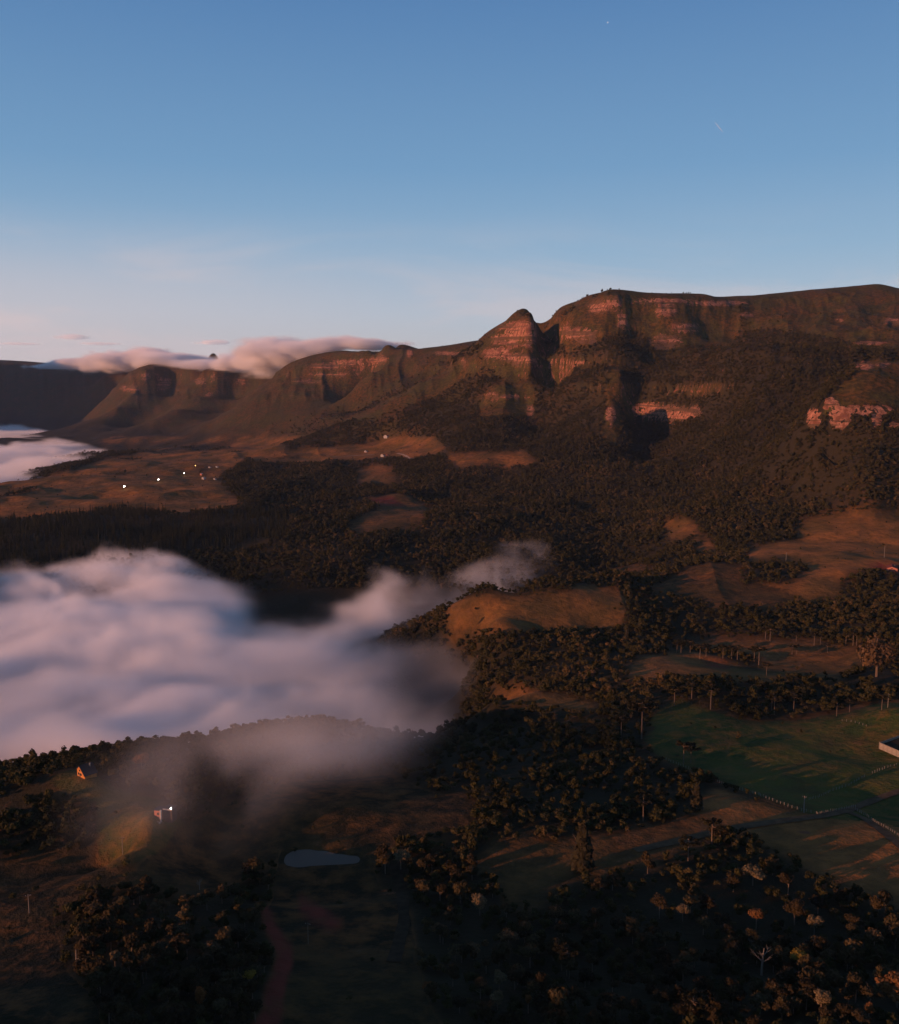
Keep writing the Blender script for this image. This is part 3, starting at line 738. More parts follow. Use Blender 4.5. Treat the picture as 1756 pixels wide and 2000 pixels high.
# low versions for the far forest (unlinked sources of the forest's points)
def far_proto(k):
    me = crown_mesh('forest_crown', 500 + k, M_FAR, lobes=(8, 11, 6, 9, 7, 10, 5)[k], per=(24, 18, 30, 22, 26, 20, 34)[k], flat=(.75, .55, 1.3, .9, 1.0, .45, 1.6)[k], size=(.15, .13, .16, .15, .17, .14, .15)[k], gap=(0, .15, 0, .1, 0, .2, 0)[k])
    return bpy.data.objects.new('forest_crown_source', me)
FAR = [far_proto(k) for k in range(7)]
def conifer_mesh(seed, mat, slim=.26, per=110):
    rg = np.random.RandomState(seed)
    h = rg.uniform(0, 1, per) ** 1.3; a = rg.uniform(0, 2*math.pi, per); rad = slim * (1 - h) ** .75 * rg.uniform(.65, 1.1, per) + .015
    p = np.stack([rad*np.cos(a), rad*np.sin(a), .12 + .88*h], 1)
    n = np.stack([np.cos(a)*.8, np.sin(a)*.8, np.full(per, .6)], 1) + rg.normal(scale=.3, size=(per, 3)); n /= np.linalg.norm(n, axis=1)[:, None]
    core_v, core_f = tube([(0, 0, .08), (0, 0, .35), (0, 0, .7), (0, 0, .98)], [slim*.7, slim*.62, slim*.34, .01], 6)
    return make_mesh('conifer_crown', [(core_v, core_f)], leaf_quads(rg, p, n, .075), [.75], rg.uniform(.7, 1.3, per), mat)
PINES = [bpy.data.objects.new('plantation_pine_source', conifer_mesh(700 + k, M_PINE, .20 + .03 * k)) for k in range(3)]

# ------------------------------------------------------------------ where the trees stand
zr = (GZ - CAM_Z)
elev = zr / GR
hor = np.maximum.accumulate(elev, axis=0)
hidden = (hor - elev) * GR > 16          # behind a crest by more than a tree height
PU, PV, _pd = proj(GX, GY, GZ)
inframe = (PU > -70) & (PU < 1826) & (PV < 2120) & VIEW & (GR > 190)
dth = np.abs(np.gradient(TH))[None, :]; dlr = np.abs(np.gradient(LR))[:, None]
area = GR ** 2 * dth * dlr * np.sqrt(1 + np.minimum(slope, 2.0) ** 2)
clump = 0.40 + .60 * sstep(-.30, .18, fbm(GX / 70, GY / 70, 3, 55))
wood = inframe & (~hidden) & (GR < 4900)
edge_thin = np.where(meadow > .5, np.where(earth > .1, 0, .012), 1.0) * 1.0
edge_thin = np.maximum(edge_thin * (1 - sstep(.3, .75, msoft)), np.where(earth > .1, 0, .012))
dens = edge_thin * (1 - sstep(3900, 4900, GR)) * clump * np.where(bare > .5, .10, 1.0) * (rock < .45) * (1 - .96 * (1 - sstep(5, 45, skyd)) * (GR > 2300))
sp = np.interp(GR, [200, 420, 700, 1200, 3000, 5000, 9000], [3.5, 4.0, 4.9, 5.8, 6.9, 10.0, 26.0])
plant = np.zeros(GX.shape, bool)
_pl = [(-80,1012),(60,1018),(150,1008),(240,990),(330,1008),(400,1005),(480,998),(560,1010),(560,1050),(480,1070),(330,1085),(160,1095),(-80,1110)]
_g = inF & (PV > 970) & (PV < 1130); plant[_g] = inpoly(PU[_g], PV[_g], _pl); plant &= (GR > 1200) & (GR < 2500)
sp = np.where(plant, 6.2, sp)
prob = np.where(wood, area / sp ** 2 * dens, 0)
# drowned valley floor under the thick fog carries no visible trees
prob = np.where((zr < -305) & (GR > 690), 0, prob)
cnt = RNG.poisson(prob)
jj, ii = np.nonzero(cnt); rep = cnt[jj, ii]
jj = np.repeat(jj, rep); ii = np.repeat(ii, rep)
tth = TH[ii] + RNG.uniform(-.5, .5, len(ii)) * dth[0, ii]; tlr = LR[jj] + RNG.uniform(-.5, .5, len(jj)) * dlr[jj, 0]
tx, ty = np.exp(tlr) * np.sin(tth), np.exp(tlr) * np.cos(tth)
tz = gz(tx, ty); tr = np.hypot(tx, ty); tplant = plant[jj, ii]
big = RNG.rand(len(tx)) ** 2.5
cr_r = sp[jj, ii] * (.46 + .50 * big) * np.where(tplant, 1.0, 1.0)
cr_r = np.where(bare[jj, ii] > .5, cr_r * .6, cr_r)
cr_r = cr_r * (1 - .45 * sstep(.1, .6, msoft[jj, ii]))
cr_r = cr_r * np.interp(tr, [2500, 4500], [1.0, .72])
# stay clear of things that are set by hand (filled in below)
CLEAR = []          # (x, y, radius)
def clear_of(x, y):
    ok = np.ones(len(x), bool)
    for (cx, cy, cr) in CLEAR: ok &= (x - cx) ** 2 + (y - cy) ** 2 > cr * cr
    return ok

def points_forest(name, sel, protos, hscale, sink, kind, label):
    n = int(sel.sum())
    me = bpy.data.meshes.new(name); me.vertices.add(n)
    r = cr_r[sel]
    vh = np.clip(np.exp(RNG.normal(0, .24, n)), .6, 1.9)
    co = np.c_[tx[sel], ty[sel], tz[sel] + sink * r]
    me.vertices.foreach_set('co', co.astype('f4').ravel())
    for nm, arr, ty_ in (('rz', RNG.uniform(0, 6.283, n), 'FLOAT'), ('kindno', RNG.randint(0, len(protos), n), 'INT')):
        a = me.attributes.new(nm, ty_, 'POINT'); a.data.foreach_set('value', arr.astype('f4' if ty_ == 'FLOAT' else 'i4'))
    a = me.attributes.new('size', 'FLOAT_VECTOR', 'POINT'); a.data.foreach_set('vector', np.c_[r, r, r * hscale * vh].astype('f4').ravel())
    ng = bpy.data.node_groups.new(name, 'GeometryNodeTree')
    ng.interface.new_socket('Geometry', in_out='INPUT', socket_type='NodeSocketGeometry'); ng.interface.new_socket('Geometry', in_out='OUTPUT', socket_type='NodeSocketGeometry')
    N, L = ng.nodes, ng.links
    gi, go, jn = N.new('NodeGroupInput'), N.new('NodeGroupOutput'), N.new('GeometryNodeJoinGeometry')
    def named(nm, t):
        q = N.new('GeometryNodeInputNamedAttribute'); q.data_type = t; q.inputs[0].default_value = nm
        return [s for s in q.outputs if s.enabled and s.name == 'Attribute'][0]
    kn, rz, sz = named('kindno', 'INT'), named('rz', 'FLOAT'), named('size', 'FLOAT_VECTOR')
    cx = N.new('ShaderNodeCombineXYZ'); L.new(rz, cx.inputs[2])
    for k, src in enumerate(protos):
        oi = N.new('GeometryNodeObjectInfo'); oi.inputs[0].default_value = src
        eq = N.new('FunctionNodeCompare'); eq.data_type = 'INT'; eq.operation = 'EQUAL'
        L.new(kn, eq.inputs[2]); eq.inputs[3].default_value = k
        ip = N.new('GeometryNodeInstanceOnPoints')
        L.new(gi.outputs[0], ip.inputs['Points']); L.new(eq.outputs[0], ip.inputs['Selection']); L.new(oi.outputs['Geometry'], ip.inputs['Instance'])
        L.new(cx.outputs[0], ip.inputs['Rotation']); L.new(sz, ip.inputs['Scale']); L.new(ip.outputs[0], jn.inputs[0])
    L.new(jn.outputs[0], go.inputs[0])
    o = link(name, me); o.modifiers.new('trees', 'NODES').node_group = ng
    tag(o, label, kind, kind='stuff')
    return o
# ------------------------------------------------------------------ things set by hand
def empty(name, loc, rz, label, cat, group=None):
    e = link(name, None, loc=loc); e.rotation_euler = (0, 0, rz); e.empty_display_size = 1
    return tag(e, label, cat, group)
def boxv(x0, x1, y0, y1, z0, z1):
    v = [(x0,y0,z0),(x1,y0,z0),(x1,y1,z0),(x0,y1,z0),(x0,y0,z1),(x1,y0,z1),(x1,y1,z1),(x0,y1,z1)]
    return v, [(3,2,1,0),(4,5,6,7),(0,1,5,4),(1,2,6,5),(2,3,7,6),(3,0,4,7)]
def prism(poly, y0, y1):
    """outline in x,z pulled along y"""
    n = len(poly)
    v = [(x, y0, z) for x, z in poly] + [(x, y1, z) for x, z in poly]
    return v, [tuple(range(n)), tuple(range(n, 2*n))[::-1]] + [(k, n + k, n + (k+1) % n, (k+1) % n) for k in range(n)]
def part(name, polys, mat, parent, bev=0.0):
    o = link(name, raw_mesh(name, *join_polys(polys), mat), parent)
    if bev:
        b = o.modifiers.new('edge', 'BEVEL'); b.width = bev; b.segments = 1
    return o
M_ORANGE = plain('orange_plaster', (.46, .19, .05), .9, .1, .15, .8)
M_SLATE = plain('dark_roof', (.030, .029, .032), .7, .2, .3, 2)
M_TILE = plain('red_roof_tile', (.20, .055, .035), .85, .15, .3, 2)
M_WHITE = plain('white_paint', (.36, .34, .33), .7, .2, .12, 1)
M_PINKW = plain('rose_brick', (.42, .17, .12), .85, .15, .2, 1.5)
M_DARKW = plain('dark_timber', (.055, .042, .035), .8, .2, .3, 2)
M_GLASS = plain('window_glass', (.02, .022, .028), .12, .5)
M_CONC = plain('concrete', (.25, .22, .18), .9, .15, .25, 1)
M_POSTC = plain('post_concrete', (.19, .165, .135), .9, .1)
M_WIRE = plain('wire', (.12, .11, .10), .5, .4)
M_STEEL = plain('ceramic', (.35, .30, .28), .4, .4)
M_DIRT = plain('packed_dirt', (.105, .068, .040), .95, .05, .35, .25)
M_PALEDIRT = plain('pale_track', (.30, .22, .17), .95, .05, .2, .2)
M_MUD = plain('trampled_mud', (.042, .031, .019), .95, .05, .4, .3)
M_LAMPW = lamp_mat('white_lamp', (1.0, .93, .82), 60)
M_LAMPO = lamp_mat('orange_lamp', (1.0, .50, .14), 9)
M_LAMPH = lamp_mat('house_lamp', (1.0, .95, .88), 25)

def window(parent, x, y, z, w, h, axis='y', out=-1):
    """frame set proud of the wall, pane a little behind"""
    t = .07
    if axis == 'y':
        B = lambda x0, x1, z0, z1, d0, d1: boxv(x0, x1, min(y + out*d0, y + out*d1), max(y + out*d0, y + out*d1), z0, z1)
        fr = [B(x - w/2 - t, x - w/2, z - t, z + h + t, .0, .09), B(x + w/2, x + w/2 + t, z - t, z + h + t, 0, .09), B(x - w/2, x + w/2, z - t, z, 0, .09), B(x - w/2, x + w/2, z + h, z + h + t, 0, .09), B(x - .03, x + .03, z, z + h, 0, .07)]
        gl = [B(x - w/2, x + w/2, z, z + h, .005, .035)]
    else:
        B = lambda y0, y1, z0, z1, d0, d1: boxv(min(x + out*d0, x + out*d1), max(x + out*d0, x + out*d1), y0, y1, z0, z1)
        fr = [B(y - w/2 - t, y - w/2, z - t, z + h + t, 0, .09), B(y + w/2, y + w/2 + t, z - t, z + h + t, 0, .09), B(y - w/2, y + w/2, z - t, z, 0, .09), B(y - w/2, y + w/2, z + h, z + h + t, 0, .09), B(y - .03, y + .03, z, z + h, 0, .07)]
        gl = [B(y - w/2, y + w/2, z, z + h, .005, .035)]
    f = part('window', fr, M_DARKW, parent); part('pane', gl, M_GLASS, f)
    return f

def gable_house(u, v, rz, W, Dp, h, rise, wall, roof, label, cat='house', cat_slide=0.0, wins=2, loc=None):
    p = loc or pick(u, v)
    e = empty('house', (p[0], p[1], p[2]), rz, label, cat)
    xr = W/2 + cat_slide; zr_ = h - cat_slide * rise / (W/2) * .95
    out = [(-W/2, -1.5), (xr, -1.5), (xr, zr_), (0, h + rise), (-W/2, h)]
    part('wall', [prism(out, -Dp/2, Dp/2)], wall, e)
    ov = .45; th = .18
    def slab(xa, za, xb, zb):
        d = math.hypot(xb - xa, zb - za); nx, nz = -(zb - za)/d*th, (xb - xa)/d*th
        if nz < 0: nx, nz = -nx, -nz
        g = .012
        gx, gz_ = nx/th*g, nz/th*g
        return prism([(xa+gx, za+gz_), (xb+gx, zb+gz_), (xb + gx + nx, zb + gz_ + nz), (xa + gx + nx, za + gz_ + nz)], -Dp/2 - ov, Dp/2 + ov)
    kl = rise / (W/2); kr = (h + rise - zr_) / xr
    part('roof', [slab(-W/2 - ov, h - ov*kl, 0, h + rise), slab(.02, h + rise - .02*kr, xr + ov, zr_ - ov*kr)], roof, e)
    for k in range(wins):
        x = (k - (wins-1)/2) * W * .42
        window(e, x, -Dp/2, h*.30, W*.16, h*.28)
    window(e, -W/2, 0, h*.35, W*.18, h*.30, 'x', -1)
    if W > 4.5:
        window(e, 0, -Dp/2, h*.86, W*.15, rise*.34)
        d = part('door', [boxv(W*.02 - .45, W*.02 + .45, -Dp/2 - .06, -Dp/2 - .004, 0.0, 2.0)], M_DARKW, e)
        part('handle', [boxv(W*.02 + .28, W*.02 + .34, -Dp/2 - .10, -Dp/2 - .062, .95, 1.05)], M_STEEL, d)
        part('chimney', [boxv(W*.22, W*.22 + .6, Dp*.2, Dp*.2 + .6, h, h + rise + .5)], M_CONC, e)
    CLEAR.append((p[0], p[1], max(W, Dp) * .75 + 3))
    return e, p
def sunward(p, n, step, r):
    for k in range(1, n + 1): CLEAR.append((p[0] + sd.x / math.hypot(sd.x, sd.y) * step * k, p[1] + sd.y / math.hypot(sd.x, sd.y) * step * k, r))

e, p = gable_house(168, 1514, R(-40), 5.2, 6.2, 3.5, 2.2, M_ORANGE, M_SLATE, 'orange plastered gable house with dark roof lit on the wooded ridge', cat_slide=2.0)
sunward(p, 7, 8, 8); CLEAR.append((p[0] + 4, p[1] - 12, 10))
e, p = gable_house(182, 1470, R(8), 9, 6, 2.8, 1.6, M_PINKW, M_TILE, 'dull red tiled house half hidden in trees behind the orange house')
CLEAR.append((p[0] + .5, p[1] - 9, 6))
# modern house with flat roofs, white frame and a lit yard lamp
p = pick(318, 1600)
mh = empty('house', p, R(-14), 'flat roofed white and rose house with a lit lamp at its corner', 'house')
part('wall', [boxv(-3.6, .2, -2.6, 2.8, -1.5, 6.0)], M_PINKW, mh)
part('wall', [boxv(.2, 5.8, .2, 5.0, -1.5, 6.2)], M_DARKW, mh)
part('roof', [boxv(-3.9, .5, -2.9, 3.1, 6.01, 6.25)], M_SLATE, mh)
part('roof', [boxv(.52, 6.2, -.3, 5.3, 6.26, 6.42)], M_SLATE, mh)
part('fascia', [boxv(.52, 6.25, -.62, -.31, 5.75, 6.5)], M_WHITE, mh)
part('column', [boxv(.22, 1.05, -3.3, -2.5, -1.5, 6.7)], M_WHITE, mh)
part('column', [boxv(-2.35, -2.0, -3.2, -2.85, -1.5, 2.2)], M_WHITE, mh)
part('terrace', [boxv(-5.6, 1.2, -5.4, -3.35, -1.5, .25)], M_CONC, mh)
part('railing', [boxv(-5.6, 1.2, -5.45, -5.41, .95, 1.05)] + [boxv(-5.6 + k*1.12, -5.52 + k*1.12, -5.46, -5.40, .252, .948) for k in range(7)], M_WHITE, mh)
for y in (-1.2, 1.2): window(mh, -3.6, y, 1.0, 1.1, 1.3, 'x', -1)
window(mh, -3.6, 0, 3.9, 1.4, 1.1, 'x', -1); window(mh, -1.2, -2.6, 3.6, 1.2, 1.2); window(mh, 3.4, .2, 3.6, 2.0, 1.3)
dr = part('door', [boxv(-1.6, -.7, -2.67, -2.604, .25, 2.35)], M_DARKW, mh); part('handle', [boxv(-.85, -.79, -2.71, -2.672, 1.2, 1.3)], M_STEEL, dr)
CLEAR.append((p[0] + 1, p[1], 11)); CLEAR.append((p[0], p[1] - 14, 9)); sunward(p, 5, 9, 9)
fl = empty('wall_lamp', (mh.matrix_basis @ Vector((5.6, -.45, 6.5))), R(-14), 'white wall lamp shining at the right corner of the flat roof', 'lamp')
part('bracket', [boxv(-.1, .1, -.1, .1, 0, .25)], M_STEEL, fl)
bm_v, bm_f = ICO_V * .42 + np.array([0, 0, .66]), ICO_F
part('bulb', [(bm_v, bm_f)], M_LAMPH, fl)

mh.scale = (.8, .8, .8); fl.scale = (.8, .8, .8); fl.location = p[0] + .8 * (math.cos(R(-14)) * 5.6 + math.sin(R(-14)) * .45), p[1] + .8 * (math.sin(R(-14)) * 5.6 - math.cos(R(-14)) * .45), p[2] + .8 * 6.5
# lamps and little houses on the far meadows
def yard_lamp(u, v, mat, label, r=1.0):
    p = pick(u, v, 900)
    e = empty('yard_lamp', p, 0, label, 'lamp', 'yard lamps on the far brown meadows')
    part('pole', [tube([(0, 0, -1), (0, 0, 4), (0, 0, 8)], [.16, .13, .1], 6)], M_CONC, e)
    part('bulb', [(ICO_V * r + np.array([0, 0, 8 + r]), ICO_F)], mat, e)
    CLEAR.append((p[0], p[1] - 8, 18)); CLEAR.append((p[0], p[1] - 40, 18))
yard_lamp(243, 957, M_LAMPW, 'white yard lamp on the far meadow, leftmost and lowest of the four big lights', 1.1)
yard_lamp(310, 943, M_LAMPW, 'white yard lamp on the far meadow, second of the four big lights from the left', 1.05)
yard_lamp(360, 930, M_LAMPW, 'white yard lamp on the far meadow, third of the four big lights from the left', .9)
yard_lamp(382, 915, M_LAMPO, 'orange yard lamp on the far meadow, highest of the four big lights', 1.0)
for (u, v, W, lab, wall, roof) in [
    (394, 928, 8, 'small rose walled house just right of the third white yard lamp', M_PINKW, M_WHITE),
    (398, 936, 9, 'small white house below the rose walled house on the far meadow', M_WHITE, M_WHITE),
    (420, 937, 7, 'tiny white house at the edge of the dark wood below the orange lamp', M_WHITE, M_TILE),
    (410, 914, 7, 'tiny white house just right of the orange yard lamp', M_WHITE, M_TILE),
    (424, 913, 7, 'tiny white house farthest right on the orange lamp hill', M_WHITE, M_TILE),
    (755, 856, 16, 'white farmhouse on the crest of the far brown meadow under the mountain', M_WHITE, M_TILE),
    (715, 883, 9, 'small white shed at the left end of the pale track', M_WHITE, M_SLATE),
    (748, 892, 12, 'white farmhouse beside the pale track on the far meadow', M_WHITE, M_TILE),
    (756, 891, 8, 'small rose barn right of the white farmhouse by the pale track', M_PINKW, M_TILE)]:
    e, p = gable_house(u, v, R(-35), W, W*.8, W*.45, W*.22, wall, roof, lab, wins=2 if W > 8 else 1)
    for k in range(1, 4): CLEAR.append((p[0], p[1] - 15 * k, 15))
e, p = gable_house(1742, 1113, R(-25), 13, 22, 3.6, 2.2, M_PINKW, M_TILE, 'long red roofed farm shed at the right edge of the orange pasture', cat='barn')
for k in range(1, 4): CLEAR.append((p[0] - 2*k, p[1] - 14 * k, 16))

# roads: strips laid on the ground
def road(name, pts, w, mat, lift=.30):
    P = []
    for a, b in zip(pts[:-1], pts[1:]):
        for k in range(12): P.append((a[0] + (b[0]-a[0])*k/12, a[1] + (b[1]-a[1])*k/12))
    P.append(pts[-1])
    xy = np.array([pick(u, v)[:2] for u, v in P])
    for _ in range(4): xy[1:-1] = (xy[:-2] + 2*xy[1:-1] + xy[2:]) / 4
    s = np.r_[0, np.cumsum(np.hypot(*np.diff(xy, axis=0).T))]; n = max(8, int(s[-1] / 2.0)); q = np.linspace(0, s[-1], n)
    xy = np.c_[np.interp(q, s, xy[:, 0]), np.interp(q, s, xy[:, 1])]
    d = np.gradient(xy, axis=0); d /= np.linalg.norm(d, axis=1)[:, None] + 1e-9; nn = np.c_[-d[:, 1], d[:, 0]]
    V = []; K = 5; ww = w * (1 + .18 * fbm(q / 14, q * 0 + 3, 3, 31))
    for c in np.linspace(-.5, .5, K):
        e = xy + nn * (ww * c)[:, None]; V.append(np.c_[e, gz(e[:, 0], e[:, 1]) + lift])
    V = np.stack(V, 1).reshape(-1, 3); I = np.arange(n*K).reshape(n, K)
    F = np.stack([I[:-1, :-1], I[:-1, 1:], I[1:, 1:], I[1:, :-1]], -1).reshape(-1, 4)
    tag(link(name, raw_mesh(name, V, F, mat, True)), kind='structure')
    for c in xy[::3]: CLEAR.append((c[0], c[1], w * .9))
road('dirt_road', [(1800,1532),(1745,1550),(1700,1566),(1655,1584),(1600,1595),(1500,1608),(1420,1620),(1340,1640),(1240,1662)], 5.2, M_DIRT)
road('dirt_road', [(1652,1585),(1690,1600),(1725,1625),(1760,1655),(1800,1690)], 4.6, M_DIRT, .34)
road('farm_track', [(775,886),(790,889),(800,896),(815,897)], 7, M_PALEDIRT, .8)
road('farm_track', [(730,873+15),(700,890),(650,893)], 6, M_PALEDIRT, .8)
road('farm_track', [(770,1690),(785,1740),(790,1800),(775,1860),(768,1880)], 4.5, M_MUD)

# fences: post by post
def fence(pts, gap, label, h=1.5, t=.2):
    xy = np.array([pick(u, v)[:2] for u, v in pts]); s = np.r_[0, np.cumsum(np.hypot(*np.diff(xy, axis=0).T))]
    n = max(2, int(s[-1] / gap)); q = np.linspace(0, s[-1], n + 1)
    X, Y = np.interp(q, s, xy[:, 0]), np.interp(q, s, xy[:, 1]); Z = gz(X, Y)
    e = empty('fence', (X[0], Y[0], Z[0]), 0, label, 'fence', 'post and wire fences around the green field')
    pm = raw_mesh('post', *join_polys([boxv(-t/2, t/2, -t/2, t/2, -.5, h)]), M_POSTC)
    rg = np.random.RandomState(n)
    for k in range(n + 1):
        o = link('post', pm, e, (X[k] - X[0] + rg.normal(0, .12), Y[k] - Y[0] + rg.normal(0, .12), Z[k] - Z[0]))
        o.rotation_euler = (rg.normal(0, .05), rg.normal(0, .05), rg.uniform(0, 1)); sc = rg.uniform(.8, 1.15); o.scale = (rg.uniform(.8, 1.3), 1, sc)
    for hh in (.5, .9, 1.3):
        w = tube(np.c_[X - X[0], Y - Y[0], Z - Z[0] + hh], [.012] * (n + 1), 3); part('wire', [w], M_WIRE, e)
    for a, b in zip(X, Y): CLEAR.append((a, b, 4))
fence([(1296,1482),(1340,1500),(1400,1527),(1450,1544),(1500,1561),(1545,1578),(1572,1585),(1595,1590)], 2.3, 'long fence of pale posts along the left foot of the green field')
fence([(1597,1591),(1630,1585),(1662,1578),(1671,1577)], 2.0, 'short fence of pale posts beside the dirt road fork below the field')
fence([(1580,1562),(1620,1547),(1660,1534),(1676,1525),(1688,1518)], 2.8, 'fence of pale posts crossing the green field above the utility pole')
fence([(1704,1511),(1730,1501),(1760,1492),(1790,1482)], 2.8, 'fence of pale posts below the concrete cattle pen')
fence([(1671,1583),(1690,1593),(1712,1609),(1730,1618),(1760,1637),(1790,1655)], 2.2, 'fence of pale posts running down right beside the dirt road')
fence([(1645,1409),(1665,1411),(1692,1419)], 3.2, 'short row of pale fence posts at the far top of the green field')

# utility poles
def pole(u, v, H, label, r=.2, arm=True):
    p = pick(u, v)
    e = empty('utility_pole', p, RNG.uniform(-.6, .6), label, 'utility pole')
    part('shaft', [tube([(0, 0, -1), (0, 0, H*.5), (0, 0, H)], [r, r*.85, r*.7], 8)], M_POSTC, e)
    if arm:
        part('crossarm', [boxv(-1.0, 1.0, -.09, .09, H - .75, H - .57)], M_DARKW, e)
        for x in (-.85, 0.45, .85): part('insulator', [tube([(x, 0, H - .57), (x, 0, H - .45), (x, 0, H - .3)], [.06, .1, .05], 6)], M_STEEL, e)
    CLEAR.append((p[0], p[1], 4)); CLEAR.append((p[0], p[1] - 6, 4))
pole(1570, 1587, 8.6, 'pale concrete utility pole at the fence corner below the green field', .34)
pole(240, 1669, 8.0, 'pale utility pole at the foot of the grassy knoll below the white house', .2)
pole(57, 1784, 7.5, 'lone pale pole on the dark slope at the far left', .17)
pole(602, 1844, 8.0, 'thin dark pole in the middle of the dark clearing', .10)
pole(1535, 1099, 14, 'pole on the orange pasture above the round grove', .3)
pole(1727, 1089, 16, 'tall pole on the orange pasture left of the red roofed shed', .3)
pole(1416, 1095, 11, 'bluish pole at the top of the green hollow left of the orange pasture', .26)
pole(1734, 1382, 10, 'tall thin pole standing beside an umbrella pine above the orange hillock', .24)

# cattle pen of concrete wall panels
c0, c1, c3 = [np.array(pick(u, v)[:2]) for u, v in ((1717, 1467), (1795, 1489), (1762, 1440))]
c2 = c1 + c3 - c0
pen_z = float(max(gz(*c0), gz(*c1), gz(*c3)))
pen = empty('cattle_pen', (c0[0], c0[1], pen_z), 0, 'walled concrete cattle pen with dark muddy floor beside the green field', 'cattle pen')
def wall_run(a, b, h, n, name='wall_panel'):
    d = (b - a); L = np.linalg.norm(d); ang = math.atan2(d[1], d[0])
    pm = raw_mesh(name, *join_polys([boxv(.16, L/n - .16, -.08, .08, -2.5, h)]), M_CONC); qm = raw_mesh('post', *join_polys([boxv(-.15, .15, -.15, .15, -2.5, h + .12)]), M_POSTC)
    for k in range(n):
        q = a + d * k / n - c0
        o = link(name, pm, pen, (q[0], q[1], 0)); o.rotation_euler = (0, 0, ang)
        if k or name != 'wall_panel': o = link('post', qm, pen, (q[0], q[1], 0)); o.rotation_euler = (0, 0, ang)
wall_run(c0, c1, 1.7, 9); wall_run(c0, c3, 1.7, 8); wall_run(c1, c2, 1.7, 8); wall_run(c3, c2, 1.7, 9)
for q in (c0, c1, c2, c3): link('post', raw_mesh('post', *join_polys([boxv(-.2, .2, -.2, .2, -2.5, 1.95)]), M_POSTC), pen, (q[0]-c0[0], q[1]-c0[1], 0))
wall_run(c0 + (c3-c0)*.55 + (c1-c0)*.2, c0 + (c3-c0)*.55 + (c1-c0)*.8, 1.4, 6, 'inner_wall_panel')
fv = [((q - c0)[0], (q - c0)[1], .1) for q in (c0, c1, c2, c3)]
part('mud_floor', [(fv, [(0, 1, 2, 3)])], M_MUD, pen)
CLEAR += [(*((c0 + c2)/2), 26)]

# ------------------------------------------------------------------ umbrella pines (araucaria), one by one
def arau_meshes(seed, detail):
    rg = np.random.RandomState(seed)
    nl = 13 if detail else 9
    limb = []; qs = []; tq = []
    for k in range(nl):
        a = k * 2.399 + rg.uniform(-.3, .3); h0 = rg.uniform(.74, .97); L = rg.uniform(.26, .38) * (1.0 if h0 < .9 else .7)
        up = rg.uniform(.02, .09)
        b = np.array([0, 0, h0]); d = np.array([math.cos(a), math.sin(a), 0])
        m = b + d*L*.55 - np.array([0, 0, .01]); e = b + d*L + np.array([0, 0, up])
        limb.append(tube([b, m, e], [.012, .009, .004], 4))
        n = 26 if detail else 16
        for c, rr in ((e, .085), (b + d*L*.72 + np.array([0, 0, up*.45]), .07)):
            dd = rand_dirs(rg, n); dd[:, 2] = np.abs(dd[:, 2])*.7 + .1*dd[:, 2]; pnt = c + dd * rr * np.array([1, 1, .62])
            nn = dd + rg.normal(scale=.4, size=(n, 3)); nn /= np.linalg.norm(nn, axis=1)[:, None]
            qs.append(leaf_quads(rg, pnt, nn, .038)); tq.append(rg.uniform(.7, 1.3, n))
    tr = tube([(0, 0, -.05), (.004, 0, .3), (-.003, .004, .65), (0, 0, 1.0)], [.026, .021, .018, .010], 7)
    return raw_mesh('trunk', *join_polys([tr]), M_PBARK), raw_mesh('branches', *join_polys(limb), M_PBARK), make_mesh('crown', [], np.concatenate(qs), [], np.concatenate(tq), M_ARAU)
ARAU = [arau_meshes(800 + k, True) for k in range(5)]
def umbrella_pine(u, vb, vt, label, group, k):
    p = pick(u, vb, 150); H = max(9.0, (vb - vt) / FPX * math.hypot(p[0], p[1]) * 1.12)
    e = empty('umbrella_pine', p, RNG.uniform(0, 6.28), label, 'pine tree', group)
    t, b, c = ARAU[k % 5]
    for nm, me in (('trunk', t), ('branches', b), ('crown', c)):
        o = link(nm, me, e); w = H * RNG.uniform(.85, 1.15); o.scale = (w, w, H)
    CLEAR.append((p[0], p[1], H * .22)); CLEAR.append((p[0], p[1] - H*.45, H * .22)); CLEAR.append((p[0], p[1] - H*.8, H * .16))
ORD = ['first', 'second', 'third', 'fourth', 'fifth', 'sixth', 'seventh', 'eighth', 'ninth', 'tenth', 'eleventh', 'twelfth']
def pine_set(items, text, group):
    for k, it in enumerate(sorted(items)):
        umbrella_pine(*it, text % ORD[k], group, int(it[0]))
pine_set([(1495,1249,1228),(1504,1252,1229),(1555,1254,1238),(1590,1261,1240),(1602,1260,1244),(1616,1275,1262),(1652,1261,1240),(1666,1261,1238),(1673,1261,1240)],
         '%s umbrella pine from the left along the far edge of the brown paddock', 'umbrella pines at the far edge of the brown paddock')
pine_set([(1322,1277,1256),(1330,1277,1256),(1348,1276,1254),(1367,1289,1262),(1379,1283,1260),(1412,1286,1264),(1429,1287,1265),(1440,1289,1266)],
         '%s umbrella pine from the left in the row above the lit brown knoll', 'umbrella pines above the lit brown knoll')
pine_set([(1473,1292,1268),(1482,1299,1268)], '%s of two umbrella pines at the right end of the brown knoll', 'pair at the knoll')
pine_set([(1547,1278,1262),(1556,1278,1262)], '%s of two stubby umbrella pines standing in the brown paddock', 'pair in the paddock')
umbrella_pine(1497, 1319, 1298, 'lone umbrella pine with flat top right below the brown knoll', None, 2)
pine_set([(1317,1379,1345),(1351,1365,1334),(1388,1386,1345),(1512,1396,1362),(1507,1388,1360),(1550,1389,1358),(1634,1399,1376),(1659,1391,1372)],
         '%s umbrella pine from the left along the upper rim of the green field', 'umbrella pines on the upper rim of the green field')
umbrella_pine(1722, 1387, 1362, 'umbrella pine beside the tall thin pole above the orange hillock', None, 3)
